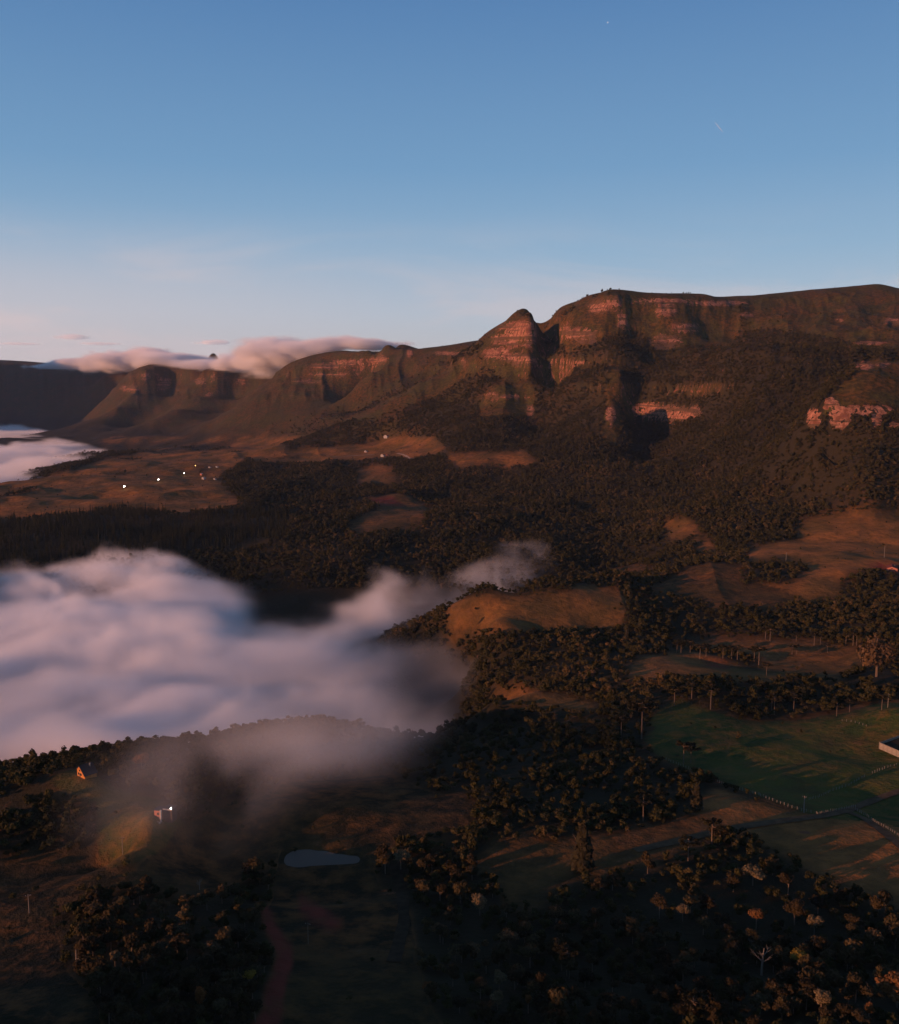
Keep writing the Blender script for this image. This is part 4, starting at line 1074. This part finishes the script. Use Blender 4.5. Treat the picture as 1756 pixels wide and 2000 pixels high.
pine_set([(1335,1492,1454),(1349,1491,1458)], '%s of two tall umbrella pines at the left end of the green field', 'pair at the field end')
pine_set([(1213,1441,1402),(1253,1443,1376)], '%s of two dark umbrella pines on the dark rise left of the green field', 'pair on the dark rise')
umbrella_pine(1256, 1604, 1560, 'umbrella pine with pale trunk in the wood left of the brown pasture', None, 1)
umbrella_pine(1390, 1652, 1606, 'tall umbrella pine at the tip of the wood below the brown pasture', None, 0)
umbrella_pine(1344, 1682, 1640, 'umbrella pine just left of the tall one at the tip of the wood', None, 4)
umbrella_pine(1353, 2004, 1948, 'umbrella pine with drooping crown at the bottom edge of the lower wood', None, 2)
umbrella_pine(1107, 1907, 1866, 'umbrella pine with bright bare trunk in the lower wood', None, 1)
umbrella_pine(1097, 1897, 1862, 'umbrella pine just behind the bright trunked one in the lower wood', None, 3)

# ------------------------------------------------------------------ trees that stand out singly
def solo(u, vc, rpx, mat, label, name='broadleaf_tree', tall=1.0, slim=1.0, bark=None, seed=0, trunkh=0.0):
    p0 = pick(u, vc + rpx * (1.0 + trunkh), 150); r = rpx / FPX * math.hypot(p0[0], p0[1]) * 1.12
    H = r * (1.9 + trunkh) * tall + 1
    e = empty(name, p0, seed * 1.3, label, 'tree')
    k = seed + 40
    t = link('trunk', trunk_mesh('trunk', k, 1.0, .03, bark or M_BARK), e); t.scale = (H*.85,) * 3
    c = link('crown', crown_mesh('crown', k, mat, lobes=12, per=70, flat=.8, size=.085), e, (0, 0, H - r*.8*tall)); c.scale = (r*slim, r*slim, r*tall)
    CLEAR.append((p0[0], p0[1], r*.9)); CLEAR.append((p0[0]*(1 - r*1.2/p0[1]), p0[1] - r*1.2, r*.8))
SOLO = [(783,1679,20,M_PALE,'tan crowned tree at the wood edge right of the pond'),(937,1769,20,M_PALE,'broad pale tan tree in the wood right of the dark clearing'),
 (922,1706,14,M_LEAF,'grey green round tree above the broad pale tan tree'),(487,1912,15,M_YELLOW,'yellow leaved tree left of the red earth bank'),
 (392,1965,17,M_RUST,'tall rust coloured tree near the bottom left of the lower wood',1.5,.8),(390,1920,8,M_RUST,'small rust coloured tree just above the tall rust one'),
 (834,1932,12,M_RUST,'small rust crowned tree beside the bottom of the dark clearing'),(975,1918,17,M_PALE,'upper of two pale tan trees in the wood right of the clearing'),
 (972,1956,17,M_PALE,'lower of two pale tan trees in the wood right of the clearing'),(1032,1968,11,M_RUST,'narrow rust tree at the bottom of the lower wood',1.6,.75),
 (1333,1785,15,M_PALE,'tan tree in the middle of the black lower wood'),(1470,1708,22,M_PALE,'broad tan tree on the right flank of the lower wood',.8),
 (1477,1797,18,M_RUST,'rusty tree above the bare white tree',1.0),(1590,1808,18,M_PALE,'tan tree on the right rim of the lower wood'),(1552,1785,22,M_LEAF,'large olive tree on the right rim of the lower wood'),
 (1560,1872,18,M_YELLOW,'yellow tan tree with a tall white trunk right of the bare tree',.85,1.0,M_PBARK,.7),(1603,1952,20,M_PALE,'tan tree with forked pale trunk near the bottom right',.9,1.0,M_PBARK,.4),
 (1752,1930,38,M_RUST,'huge rust brown tree cut by the right edge near the bottom',.7),(1697,1985,12,M_RUST,'small red brown tree at the bottom right',1.4,.8),
 (277,1490,15,M_RUST,'olive brown tree on the ridge right of the orange house'),(434,1456,9,M_RUST,'small reddish tree high on the wooded ridge'),(352,1520,13,M_LEAF,'round grey green tree above the white house'),
 (225,1875,13,M_PALE,'tan tree in the left part of the left wood'),(465,1835,16,M_LEAF,'olive tree beside the upper red earth bank'),(1254,1388,14,M_LEAF,'round crowned tree rising over the dark rise left of the field')]
for k, s_ in enumerate(SOLO):
    u, vc, rp, mt, lb = s_[:5]; ex = s_[5:]
    solo(u, vc, rp, mt, lb, tall=ex[0] if len(ex) > 0 else 1.0, slim=ex[1] if len(ex) > 1 else 1.0, bark=ex[2] if len(ex) > 2 else None, trunkh=ex[3] if len(ex) > 3 else 0.0, seed=k)
# big open gum tree at the right edge
p = pick(1712, 1322, 200); H = 85 / FPX * p[1] * 1.05
e = empty('gum_tree', p, .4, 'great spreading gum tree with glowing branches at the right edge of the brown paddock', 'tree')
t = link('trunk', trunk_mesh('trunk', 61, 1.0, .028, M_PBARK, limbs=9), e); t.scale = (H*.9,)*3
c = link('crown', crown_mesh('crown', 62, M_PALE, lobes=18, per=60, flat=.9, size=.075, core=False), e, (0, 0, H*.50)); c.scale = (H*.56, H*.50, H*.50)
c.data.materials[0] = leaf_mat('gum_foliage', [(0, (.085, .052, .026)), (1, (.10, .06, .03))])
CLEAR += [(p[0], p[1], 16), (p[0] - 3, p[1] - 20, 13), (p[0] - 10, p[1] - 38, 11)]; sunward(p, 3, 16, 12)
for (u, vb, vt, lab) in [(1138,1700,1612,'tall shaggy conifer on the dark track above the lower wood'),(1360,1582,1535,'dark conifer on the brown slope under the fence'),(1225,1250,1225,'dark conifer on the wooded slope right of the meadow hill')]:
    p = pick(u, vb, 150); H = (vb - vt) / FPX * math.hypot(p[0], p[1]) * 1.12
    e = empty('conifer', p, 0, lab, 'pine tree')
    t = link('trunk', TRUNKS[0], e); t.scale = (H*.8, H*.8, H*.8)
    c = link('crown', conifer_mesh(int(u), leaf_mat('conifer_foliage', [(0, (.024, .021, .010)), (1, (.027, .023, .011))]), .22, 420), e); c.scale = (H, H, H)
    CLEAR += [(p[0], p[1], 6), (p[0], p[1] - 8, 5)]
def bare_tree(u, vb, vt, label, sticks=False):
    p = pick(u, vb, 150); H = (vb - vt) / FPX * math.hypot(p[0], p[1]) * 1.15
    e = empty('dead_tree', p, u, label, 'dead tree')
    m = plain('bleached_wood', (.20, .17, .14), .9, .1, .2, 2)
    if sticks: part('trunk', [tube([(0, 0, -1), (.05, 0, H*.5), (.1, .05, H)], [.30, .24, .12], 7)], m, e); part('branch', [tube([(.05, 0, H*.55), (1.0, .3, H*.62), (2.2, .5, H*.60)], [.1, .07, .03], 5)], m, e)
    else:
        t = link('trunk', trunk_mesh('trunk', int(u), 1.0, .035, m, limbs=7, bare=True), e); t.scale = (H,)*3
    CLEAR.extend([(p[0], p[1], 5), (p[0], p[1] - 8, 5)])
bare_tree(1487, 1905, 1855, 'bare white dead tree in a gap of the lower wood')
bare_tree(150, 1896, 1858, 'pale bare trunk at the left edge of the left wood', True)
bare_tree(390, 1738, 1718, 'small bare forked tree at the upper edge of the left wood')
# ------------------------------------------------------------------ far sky things
a_, b_ = (1187 - 878) / FPX, (1000 - 44) / FPX; dv = Vector((a_, CP + b_*SP, -SP + b_*CP)).normalized() * 60000
st = link('star', raw_mesh('star', ICO_V * 24, [tuple(q) for q in ICO_F.tolist()], lamp_mat('star_light', (1, .97, .92), .75)), loc=(dv.x, dv.y, dv.z + CAM_Z))
tag(st, 'tiny bright star high in the blue sky above the main peak', 'star')
def sky_pt(u, v, D):
    a, b = (u - 878) / FPX, (1000 - v) / FPX; t = D / (CP + b*SP); return Vector((a*t, D, CAM_Z + (-SP + b*CP)*t))
A_, B_ = sky_pt(1396, 238, 26000), sky_pt(1412, 258, 26000)
n_ = 14; path = [A_ + (B_ - A_) * k / n_ for k in range(n_ + 1)]
M_TRAIL, tnt, tp = newmat('contrail_ice'); tp.inputs['Base Color'].default_value = (.8, .8, .8, 1); tp.inputs['Alpha'].default_value = .18
ct = link('contrail', raw_mesh('contrail', *join_polys([tube([q - A_ for q in path], [2 + 9 * math.sin(math.pi * min(1, (k + .3) / (n_ + .6))) for k in range(n_ + 1)], 6)]), M_TRAIL), loc=A_)
tag(ct, 'short thin contrail streak high in the sky at right', 'contrail')
N_NEAR = 300
keep = clear_of(tx, ty)
order = np.argsort(-(cr_r / tr) * keep * (~tplant))
_u, _v, _ = proj(tx, ty, tz + 5)
vis = (_u > 0) & (_u < 1756) & (_v < 1990) & keep & (~tplant)
near = np.zeros(len(tx), bool); near[[k for k in order if vis[k]][:N_NEAR]] = True
points_forest('forest', keep & ~near & ~tplant, FAR, .92, .95, 'forest', 'dense dark broadleaf forest covering the valley and the mountain slopes')
points_forest('pine_plantation', keep & tplant, PINES, 3.3, -.05, 'plantation', 'dark even pine plantation on the slope behind the fog at left')
LAND = [(783,1679,'the tan crowned tree by the pond'),(937,1769,'the broad pale tan tree'),(922,1706,'the round grey green tree'),(487,1912,'the yellow leaved tree'),
 (392,1965,'the tall rust coloured tree'),(834,1932,'the small rust crowned tree'),(975,1918,'the upper pale tan tree'),(972,1956,'the lower pale tan tree'),(1032,1968,'the narrow rust tree'),
 (1333,1785,'the tan tree in mid wood'),(1470,1708,'the broad tan flank tree'),(1477,1797,'the rusty tree'),(1590,1808,'the tan tree on the right rim'),(1552,1785,'the large olive tree'),
 (1560,1872,'the white trunked yellow tree'),(1603,1952,'the fork trunked tan tree'),(1752,1930,'the huge rust brown tree'),(1697,1985,'the small red brown tree'),(225,1875,'the tan tree of the left wood'),
 (465,1835,'the olive tree by the red bank'),(1487,1880,'the bare white dead tree'),(150,1877,'the pale bare trunk'),(390,1728,'the small bare forked tree'),(1390,1630,'the tall umbrella pine'),
 (1353,1975,'the drooping umbrella pine'),(1107,1887,'the bright trunked umbrella pine'),(1344,1661,'the second umbrella pine'),(545,1850,'the red earth bank'),(630,1675,'the grey pond'),(57,1767,'the lone pale pole'),
 (602,1825,'the thin dark pole'),(1138,1656,'the tall shaggy conifer'),(318,1580,'the flat roofed house'),(168,1503,'the orange house'),(240,1650,'the knoll utility pole'),(1360,1558,'the dark conifer by the fence')]
DIRS = ['right of', 'below right of', 'below', 'below left of', 'left of', 'above left of', 'above', 'above right of']
SHAPES = ['round', 'flat topped ragged', 'tall round', 'flat topped', 'tall leafy', 'rounded ragged', 'low ragged', 'tall oval']
def zone_of(u, v):
    if v < 1700 and u < 480: return 'trees on the wooded ridge by the orange house'
    if u < 560: return 'trees in the wood left of the red bank'
    if u < 1000: return 'trees right of the dark clearing'
    if v < 1650: return 'trees left of the fenced field'
    return 'trees in the wood at lower right'
ks = np.nonzero(near)[0]; info = {}; slots = {}
for k in ks:
    cu, cv, _d = proj(tx[k], ty[k], tz[k] + cr_r[k] * 1.5); cu = float(cu); cv = float(cv)
    q = min(LAND, key=lambda L: (L[0] - cu) ** 2 + (L[1] - cv) ** 2)
    d = DIRS[int(round(math.atan2(cv - q[1], cu - q[0]) / (math.pi / 4))) % 8]
    sh = int(np.random.RandomState(9000 + int(k) % 50000).randint(NV))
    slots.setdefault((q[2], d, SHAPES[sh]), []).append((math.hypot(cu - q[0], cv - q[1]), int(k))); info[int(k)] = (cu, cv, sh)
names = {}
for (nm, d, sh), lst in slots.items():
    for o_, (_, k) in enumerate(sorted(lst)):
        rank = ('', 'second ', 'third ', 'fourth ', 'fifth ', 'sixth ', 'seventh ', 'eighth ')[min(o_, 7)]
        names[k] = 'dark %s broadleaf tree %s%s %s' % (sh, rank and rank.strip() + ' out ', d, nm) if rank else 'dark %s broadleaf tree nearest %s %s' % (sh, d, nm)
for k in names:
    if len(names[k].split()) > 16: names[k] = ' '.join([w for w in names[k].split() if w not in ('dark', 'broadleaf')])
for k in ks:
    k = int(k); rg = np.random.RandomState(9000 + k % 50000); sh = rg.randint(NV)
    x, y, z, r = tx[k], ty[k], tz[k], cr_r[k]
    H = r * rg.uniform(1.5, 2.4) + 1.0
    e = link('broadleaf_tree', None, loc=(x, y, z)); e.rotation_euler = (0, 0, rg.uniform(0, 6.28)); tag(e, ' '.join(names[k].split()), 'tree', zone_of(*info[k][:2]))
    t = link('trunk', TRUNKS[rg.randint(4)], e); t.scale = (H*.85, H*.85, H*.85)
    c = link('crown', CROWNS[sh], e, (0, 0, H - r*.75)); c.scale = (r * rg.uniform(1.0, 1.35), r * rg.uniform(1.0, 1.35), r * rg.uniform(.8, 1.3))
# ------------------------------------------------------------------ fog, cloud and haze
def fog_mat(name, dens, col=(.985, .98, .99), aniso=0.0):
    m = bpy.data.materials.new(name); m.use_nodes = True; nt = m.node_tree
    nt.nodes.remove(nt.nodes['Principled BSDF'])
    pv = nt.nodes.new('ShaderNodeVolumePrincipled'); pv.inputs['Density'].default_value = dens; pv.inputs['Color'].default_value = (*col, 1); pv.inputs['Anisotropy'].default_value = aniso
    nt.links.new(pv.outputs[0], nt.nodes['Material Output'].inputs['Volume'])
    return m
def fog_grid(name, lo, hi, vox, func, mat, label, cat):
    """a volume object whose density is computed on a grid here and read by its node group"""
    lo = np.array(lo, float); hi = np.array(hi, float)
    n = np.maximum(3, np.ceil((hi - lo) / np.array(vox)).astype(int)) + 1
    ax = [np.linspace(lo[k], hi[k], n[k]) for k in range(3)]
    X, Y = np.meshgrid(ax[0], ax[1], indexing='ij')
    D = func(X, Y, ax[2]).astype('f4')
    D[0] = D[-1] = 0; D[:, 0] = D[:, -1] = 0; D[:, :, -1] = 0
    me = bpy.data.meshes.new(name + '_samples'); me.vertices.add(D.size)
    a = me.attributes.new('density', 'FLOAT', 'POINT'); a.data.foreach_set('value', D.ravel())
    src = bpy.data.objects.new(name + '_samples', me)
    ng = bpy.data.node_groups.new(name, 'GeometryNodeTree')
    ng.interface.new_socket('Geometry', in_out='INPUT', socket_type='NodeSocketGeometry'); ng.interface.new_socket('Geometry', in_out='OUTPUT', socket_type='NodeSocketGeometry')
    N, L = ng.nodes, ng.links
    go = N.new('NodeGroupOutput'); N.new('NodeGroupInput')
    vc = N.new('GeometryNodeVolumeCube'); vc.inputs['Min'].default_value = lo; vc.inputs['Max'].default_value = hi
    for k, c in enumerate('XYZ'): vc.inputs['Resolution ' + c].default_value = int(n[k])
    pos = N.new('GeometryNodeInputPosition')
    def vm(op, x, val):
        q = N.new('ShaderNodeVectorMath'); q.operation = op; L.new(x, q.inputs[0])
        if val is not None: q.inputs[1].default_value = val
        return q
    s = vm('SUBTRACT', pos.outputs[0], lo); s = vm('MULTIPLY', s.outputs[0], (n - 1) / (hi - lo)); s = vm('ADD', s.outputs[0], (.5, .5, .5)); s = vm('FLOOR', s.outputs[0], None)
    s = vm('DOT_PRODUCT', s.outputs[0], (float(n[1] * n[2]), float(n[2]), 1.0))
    si = N.new('GeometryNodeSampleIndex'); si.data_type = 'FLOAT'; si.clamp = True
    oi = N.new('GeometryNodeObjectInfo'); oi.inputs[0].default_value = src
    na = N.new('GeometryNodeInputNamedAttribute'); na.data_type = 'FLOAT'; na.inputs[0].default_value = 'density'
    L.new(oi.outputs['Geometry'], si.inputs['Geometry']); L.new([q for q in na.outputs if q.enabled][0], si.inputs['Value']); L.new(s.outputs['Value'], si.inputs['Index'])
    L.new([q for q in si.outputs if q.enabled][0], vc.inputs['Density'])
    sm = N.new('GeometryNodeSetMaterial'); L.new(vc.outputs[0], sm.inputs[0]); sm.inputs['Material'].default_value = mat
    L.new(sm.outputs[0], go.inputs[0])
    vd = bpy.data.volumes.new(name); vd.materials.append(mat)
    o = link(name, vd); o.modifiers.new('density', 'NODES').node_group = ng
    tag(o, label, cat, kind='stuff')
    return o
def on_level(poly, z):
    """photo outline -> plan outline on the level z (height relative to the camera)"""
    out = []
    for u, v in poly:
        a, b = (u - 878.0) / FPX, (1000.0 - v) / FPX
        t = z / (-SP + b * CP); out.append((a * t, (CP + b * SP) * t))
    return out
def blur(M, s):
    """gaussian blur by fft, s in cells (sx, sy)"""
    nx, ny = M.shape; px, py = int(3 * s[0]) + 1, int(3 * s[1]) + 1
    A = np.pad(M, ((px, px), (py, py)), mode='edge')
    fx = np.fft.fftfreq(A.shape[0])[:, None]; fy = np.fft.rfftfreq(A.shape[1])[None, :]
    G = np.exp(-2 * math.pi ** 2 * ((fx * s[0]) ** 2 + (fy * s[1]) ** 2))
    return np.fft.irfft2(np.fft.rfft2(A) * G, A.shape)[px:px+nx, py:py+ny]
def mask2(X, Y, poly, soft):
    m = inpoly(X, Y, poly).astype(float)
    dx, dy = X[1, 0] - X[0, 0], Y[0, 1] - Y[0, 0]
    return blur(m, (soft / dx, soft / dy))
def fbm3(X, Y, Z, sc, o, s):
    r = 0; w = 1; t = 0
    for k in range(o):
        f = 2 ** k / sc
        r = r + w * (vnoise3(X * f + 11 * k, Y * f - 7 * k, Z * f * 1.3, s + k) * 2 - 1); t += w; w *= .52
    return r / t
def lake(poly, level, soft, amp, wave, dmax, edge, seed, thin=None, rise=32, ero=9, fade=None, wob_=0.0):
    def f(X, Y, zs):
        wxx = X + wave * .5 * fbm(X / wave, Y / wave, 2, seed + 30); wyy = Y + wave * .5 * fbm(X / wave, Y / wave, 2, seed + 37)
        M = mask2(X, Y, on_level(poly, level), soft)
        ix = np.clip(np.round((X + wob_ * fbm(X / 170, Y / 170, 4, seed + 80) - X[0, 0]) / (X[1, 0] - X[0, 0])).astype(int), 0, X.shape[0] - 1)
        iy = np.clip(np.round((Y + wob_ * fbm(X / 170 + 9, Y / 170, 4, seed + 85) - Y[0, 0]) / (Y[0, 1] - Y[0, 0])).astype(int), 0, X.shape[1] - 1)
        M = M[ix, iy]
        if thin is not None:
            for (pl, sf, k) in thin: M = M * (1 - k * mask2(X, Y, on_level(pl, level), sf))
        if fade: W = fade[2] + (1 - fade[2]) * sstep(fade[0], fade[1], X + 60 * fbm(X / 220, Y / 220, 3, seed + 90) + .15 * (Y - 1000))
        else: W = np.ones(X.shape)
        M = np.clip(M + .22 * (M * (1 - M) * 4) * fbm(wxx / wave * 1.6, wyy / wave * 1.6, 4, seed + 50), 0, 1)
        bil = 1 - 2 * np.abs(fbm(wxx / wave, wyy / wave, 3, seed, .45))       # rounded heads with creases between
        bil2 = 1 - 2 * np.abs(fbm(wxx / wave * 2.7, wyy / wave * 2.7, 3, seed + 9, .5))
        top = level + CAM_Z - rise * (1 - M ** .6) + amp * M * (bil - .55) + amp * .5 * M * (bil2 - .55)
        D = np.zeros(X.shape + (len(zs),))
        for k, z in enumerate(zs):
            e = fbm3((wxx + .45 * wyy) * .55, wyy - .3 * wxx, np.full(X.shape, z), wave * .30, 5, seed + 70)
            D[:, :, k] = dmax * sstep(0, edge, top - z + ero * e) * sstep(.02, .45, M) * np.clip(.75 + .9 * e, .05, 2) * W * (1 + (1 - W) * np.clip(2.2 * e, -1, 1.2))
        return np.maximum(D, 0)
    return f
FOG = [(-420,1100),(0,1098),(100,1082),(150,1072),(250,1060),(320,1068),(350,1100),(400,1135),(430,1172),(480,1180),(520,1196),(580,1215),(640,1212),(690,1172),(750,1135),(830,1110),(885,1098),
       (895,1115),(866,1150),(856,1195),(930,1240),(975,1300),(950,1350),(860,1382),(770,1405),(700,1460),(400,1520),(0,1570),(-420,1590)]
def z_(r): return r + CAM_Z
fog_grid('fog_bank', (-1150, 560, z_(-345)), (420, 1900, z_(-226)), (4.3, 4.7, 4.0),
         lake(FOG, -266, 40, 27, 210, .042, 28, 400, ero=36, fade=(40, -430, .05), wob_=85, thin=[([(700,1270),(820,1225),(890,1290),(850,1340),(740,1350),(690,1310)], 22, .75), ([(700,1210),(760,1190),(830,1210),(840,1240),(740,1250)], 16, .5)]),
         fog_mat('valley_fog', 1.0), 'thick lavender fog bank filling the valley at left behind the wooded ridge', 'fog')
TONGUE = [(880,1120),(905,1078),(960,1052),(1030,1040),(1078,1046),(1098,1072),(1070,1098),(1000,1118),(930,1150),(890,1160)]
fog_grid('fog_tongue', (-170, 1120, z_(-330)), (340, 1920, z_(-226)), (5, 6, 4.0),
         lake(TONGUE, -262, 34, 22, 130, .012, 30, 430, ero=18, wob_=60), fog_mat('fog_tongue', 1.0), 'thin grey tongue of fog drifting right into the dark valley', 'fog')
LAKE2 = [(-700,856),(0,853),(60,850),(120,855),(190,868),(226,882),(180,903),(120,921),(70,938),(0,944),(-700,965)]
fog_grid('fog_lake', (-3300, 2350, z_(-345)), (-500, 6000, z_(-235)), (18, 18, 6.0),
         lake(LAKE2, -264, 45, 40, 420, .022, 34, 460, ero=24), fog_mat('fog_lake', 1.0), 'bright white fog lake beyond the brown meadows at left', 'fog')
LAKE3 = [(-700,828),(0,829),(50,830),(100,840),(60,846),(0,851),(-700,852)]
fog_grid('fog_lake', (-4600, 5600, z_(-345)), (-1500, 8400, z_(-225)), (26, 26, 6.0),
         lake(LAKE3, -262, 60, 40, 500, .014, 34, 490, ero=24), fog_mat('fog_lake_far', 1.0), 'thin far fog lake at the foot of the dark blue tableland', 'fog')
# veil of thin mist hanging over the near ridge and running down the gully
VEIL = [(540,1445),(600,1418),(700,1424),(790,1405),(850,1400),(850,1440),(790,1500),(720,1560),(630,1570),(560,1600),(480,1660),(400,1710),(310,1745),(215,1765),(180,1735),(250,1670),(340,1600),(420,1535),(480,1485)]
def over_ground(poly):
    out = []
    for u, v in poly: out.append(pt(u, v, float(np.interp(v, [1400, 1450, 1500, 1560, 1600, 1660, 1700, 1740], [600, 562, 520, 470, 440, 405, 384, 360])))[:2])
    return out
VP = over_ground(VEIL)
def veil(X, Y, zs):
    M = mask2(X, Y, VP, 11)
    hot = mask2(X, Y, over_ground([(540,1450),(640,1425),(760,1420),(800,1450),(790,1500),(700,1535),(580,1545),(500,1580),(430,1600),(470,1510)]), 18)
    g = gz(X, Y); D = np.zeros(X.shape + (len(zs),))
    wxx = X + 25 * fbm(X / 60, Y / 60, 2, 610); wyy = Y + 25 * fbm(X / 60, Y / 60, 2, 615)
    for k, z in enumerate(zs):
        e = fbm3((wxx - .18 * wyy) / 34, wyy / 105, np.full(X.shape, z / 42), 1.0, 4, 620)
        h = z - g
        D[:, :, k] = (.0085 + .010 * sstep(545, 430, Y)) * M * sstep(0, 22, h) * np.exp(-np.maximum(h - 20, 0) / 15) * sstep(-.30 - .2 * sstep(545, 430, Y), .42, e)
    return D
fog_grid('mist_veil', (-260, 300, z_(-262)), (60, 790, z_(-150)), (4, 4, 4.0), veil, fog_mat('mist_veil', 1.0), 'thin mist veil trailing over the near ridge and down the grassy gully', 'mist')
# cloud cap spilling over the far tableland
CAPL = [(85,716,8500,20,120),(140,712,8300,44,150),(200,709,8000,68,200),(265,701,7600,88,230),(330,703,7300,64,220),(385,711,7000,40,190),(430,713,6700,34,110),(480,704,6350,90,110),(520,700,6150,104,200),(565,690,5950,86,190),(615,680,5850,60,190),(680,675,5750,45,170),(740,674,5700,24,190)]
cap = []
for a, b in zip(CAPL[:-1], CAPL[1:]):
    for k in range(4):
        q = [a[j] + (b[j] - a[j]) * k / 4 for j in range(5)]; cap.append((pt(*q[:3]), q[3], q[4]))
def cloud_cap(X, Y, zs):
    D = np.zeros(X.shape + (len(zs),))
    wxx = X + 90 * fbm(X / 260, Y / 260, 2, 710); wyy = Y + 90 * fbm(X / 260, Y / 260, 2, 715)
    for k, z in enumerate(zs):
        e = fbm3((wxx + .45 * wyy) * .55, wyy - .3 * wxx, np.full(X.shape, z), 110, 5, 720)
        d = np.full(X.shape, 9.0)
        for (p, hh, ww) in cap:
            d = np.minimum(d, np.sqrt(((X - p[0]) / (ww * 1.1)) ** 2 + ((Y - p[1]) / (ww * 1.5)) ** 2 + ((z - p[2]) / hh) ** 2))
        D[:, :, k] = .032 * sstep(0, .6, 1.0 - d + .95 * e)
    return D
fog_grid('cloud_cap', (-3900, 5300, z_(90)), (-150, 9000, z_(480)), (24, 28, 13.0), cloud_cap, fog_mat('cloud_cap', 1.0), 'pink cloud cap spilling over the far tableland', 'cloud')
# small flat clouds low over the horizon, far beyond everything
def wisp(u, v, wpx, hpx, D, seed, label, dens=.006):
    c = sky_pt(u, v, D); k = D / FPX; W, H = wpx * k / 2, hpx * k / 2; Dp = W * .8
    def f(X, Y, zs):
        out = np.zeros(X.shape + (len(zs),))
        for i, z in enumerate(zs):
            e = fbm3(X, Y, np.full(X.shape, z), W * .35, 4, seed)
            zz = (z - c.z) / H; zz = zz * np.where(zz < 0, 1.9, 1.0)
            d = np.sqrt(((X - c.x) / W) ** 2 + ((Y - c.y) / Dp) ** 2 + zz ** 2)
            out[:, :, i] = dens * sstep(0, .5, 1 - d + .55 * e)
        return out
    fog_grid('cloud', (c.x - W*1.3, c.y - Dp*1.3, c.z - H*1.4), (c.x + W*1.3, c.y + Dp*1.3, c.z + H*1.5), (W / 24, Dp / 12, H / 7), f, fog_mat('far_cloud', 1.0), label, 'cloud')
wisp(140, 660, 74, 15, 23000, 810, 'small pink cloud low over the dark tableland')
wisp(35, 672, 100, 6, 26000, 815, 'thin grey cloud streak at the far left horizon', .003)
wisp(195, 672, 90, 9, 25000, 820, 'grey flat cloud right of the small pink cloud', .004)
wisp(415, 670, 80, 14, 24000, 825, 'flat pink cloud above the dark pinnacle', .006)
HAZE = 1.15e-5
# ------------------------------------------------------------------ air: far things fade to blue
zmax = 760.0
zmin = float(GZ.min()) - 1.0
hv = [(x, y, z) for z in (zmin, zmax + CAM_Z) for (x, y) in ((-16200, -16200), (16200, -16200), (16200, 16200), (-16200, 16200))]
hz = link('haze', raw_mesh('haze', hv, [(3, 2, 1, 0), (4, 5, 6, 7), (0, 1, 5, 4), (1, 2, 6, 5), (2, 3, 7, 6), (3, 0, 4, 7)], fog_mat('haze', HAZE, (.50, .66, 1.0))))
tag(hz, kind='stuff')
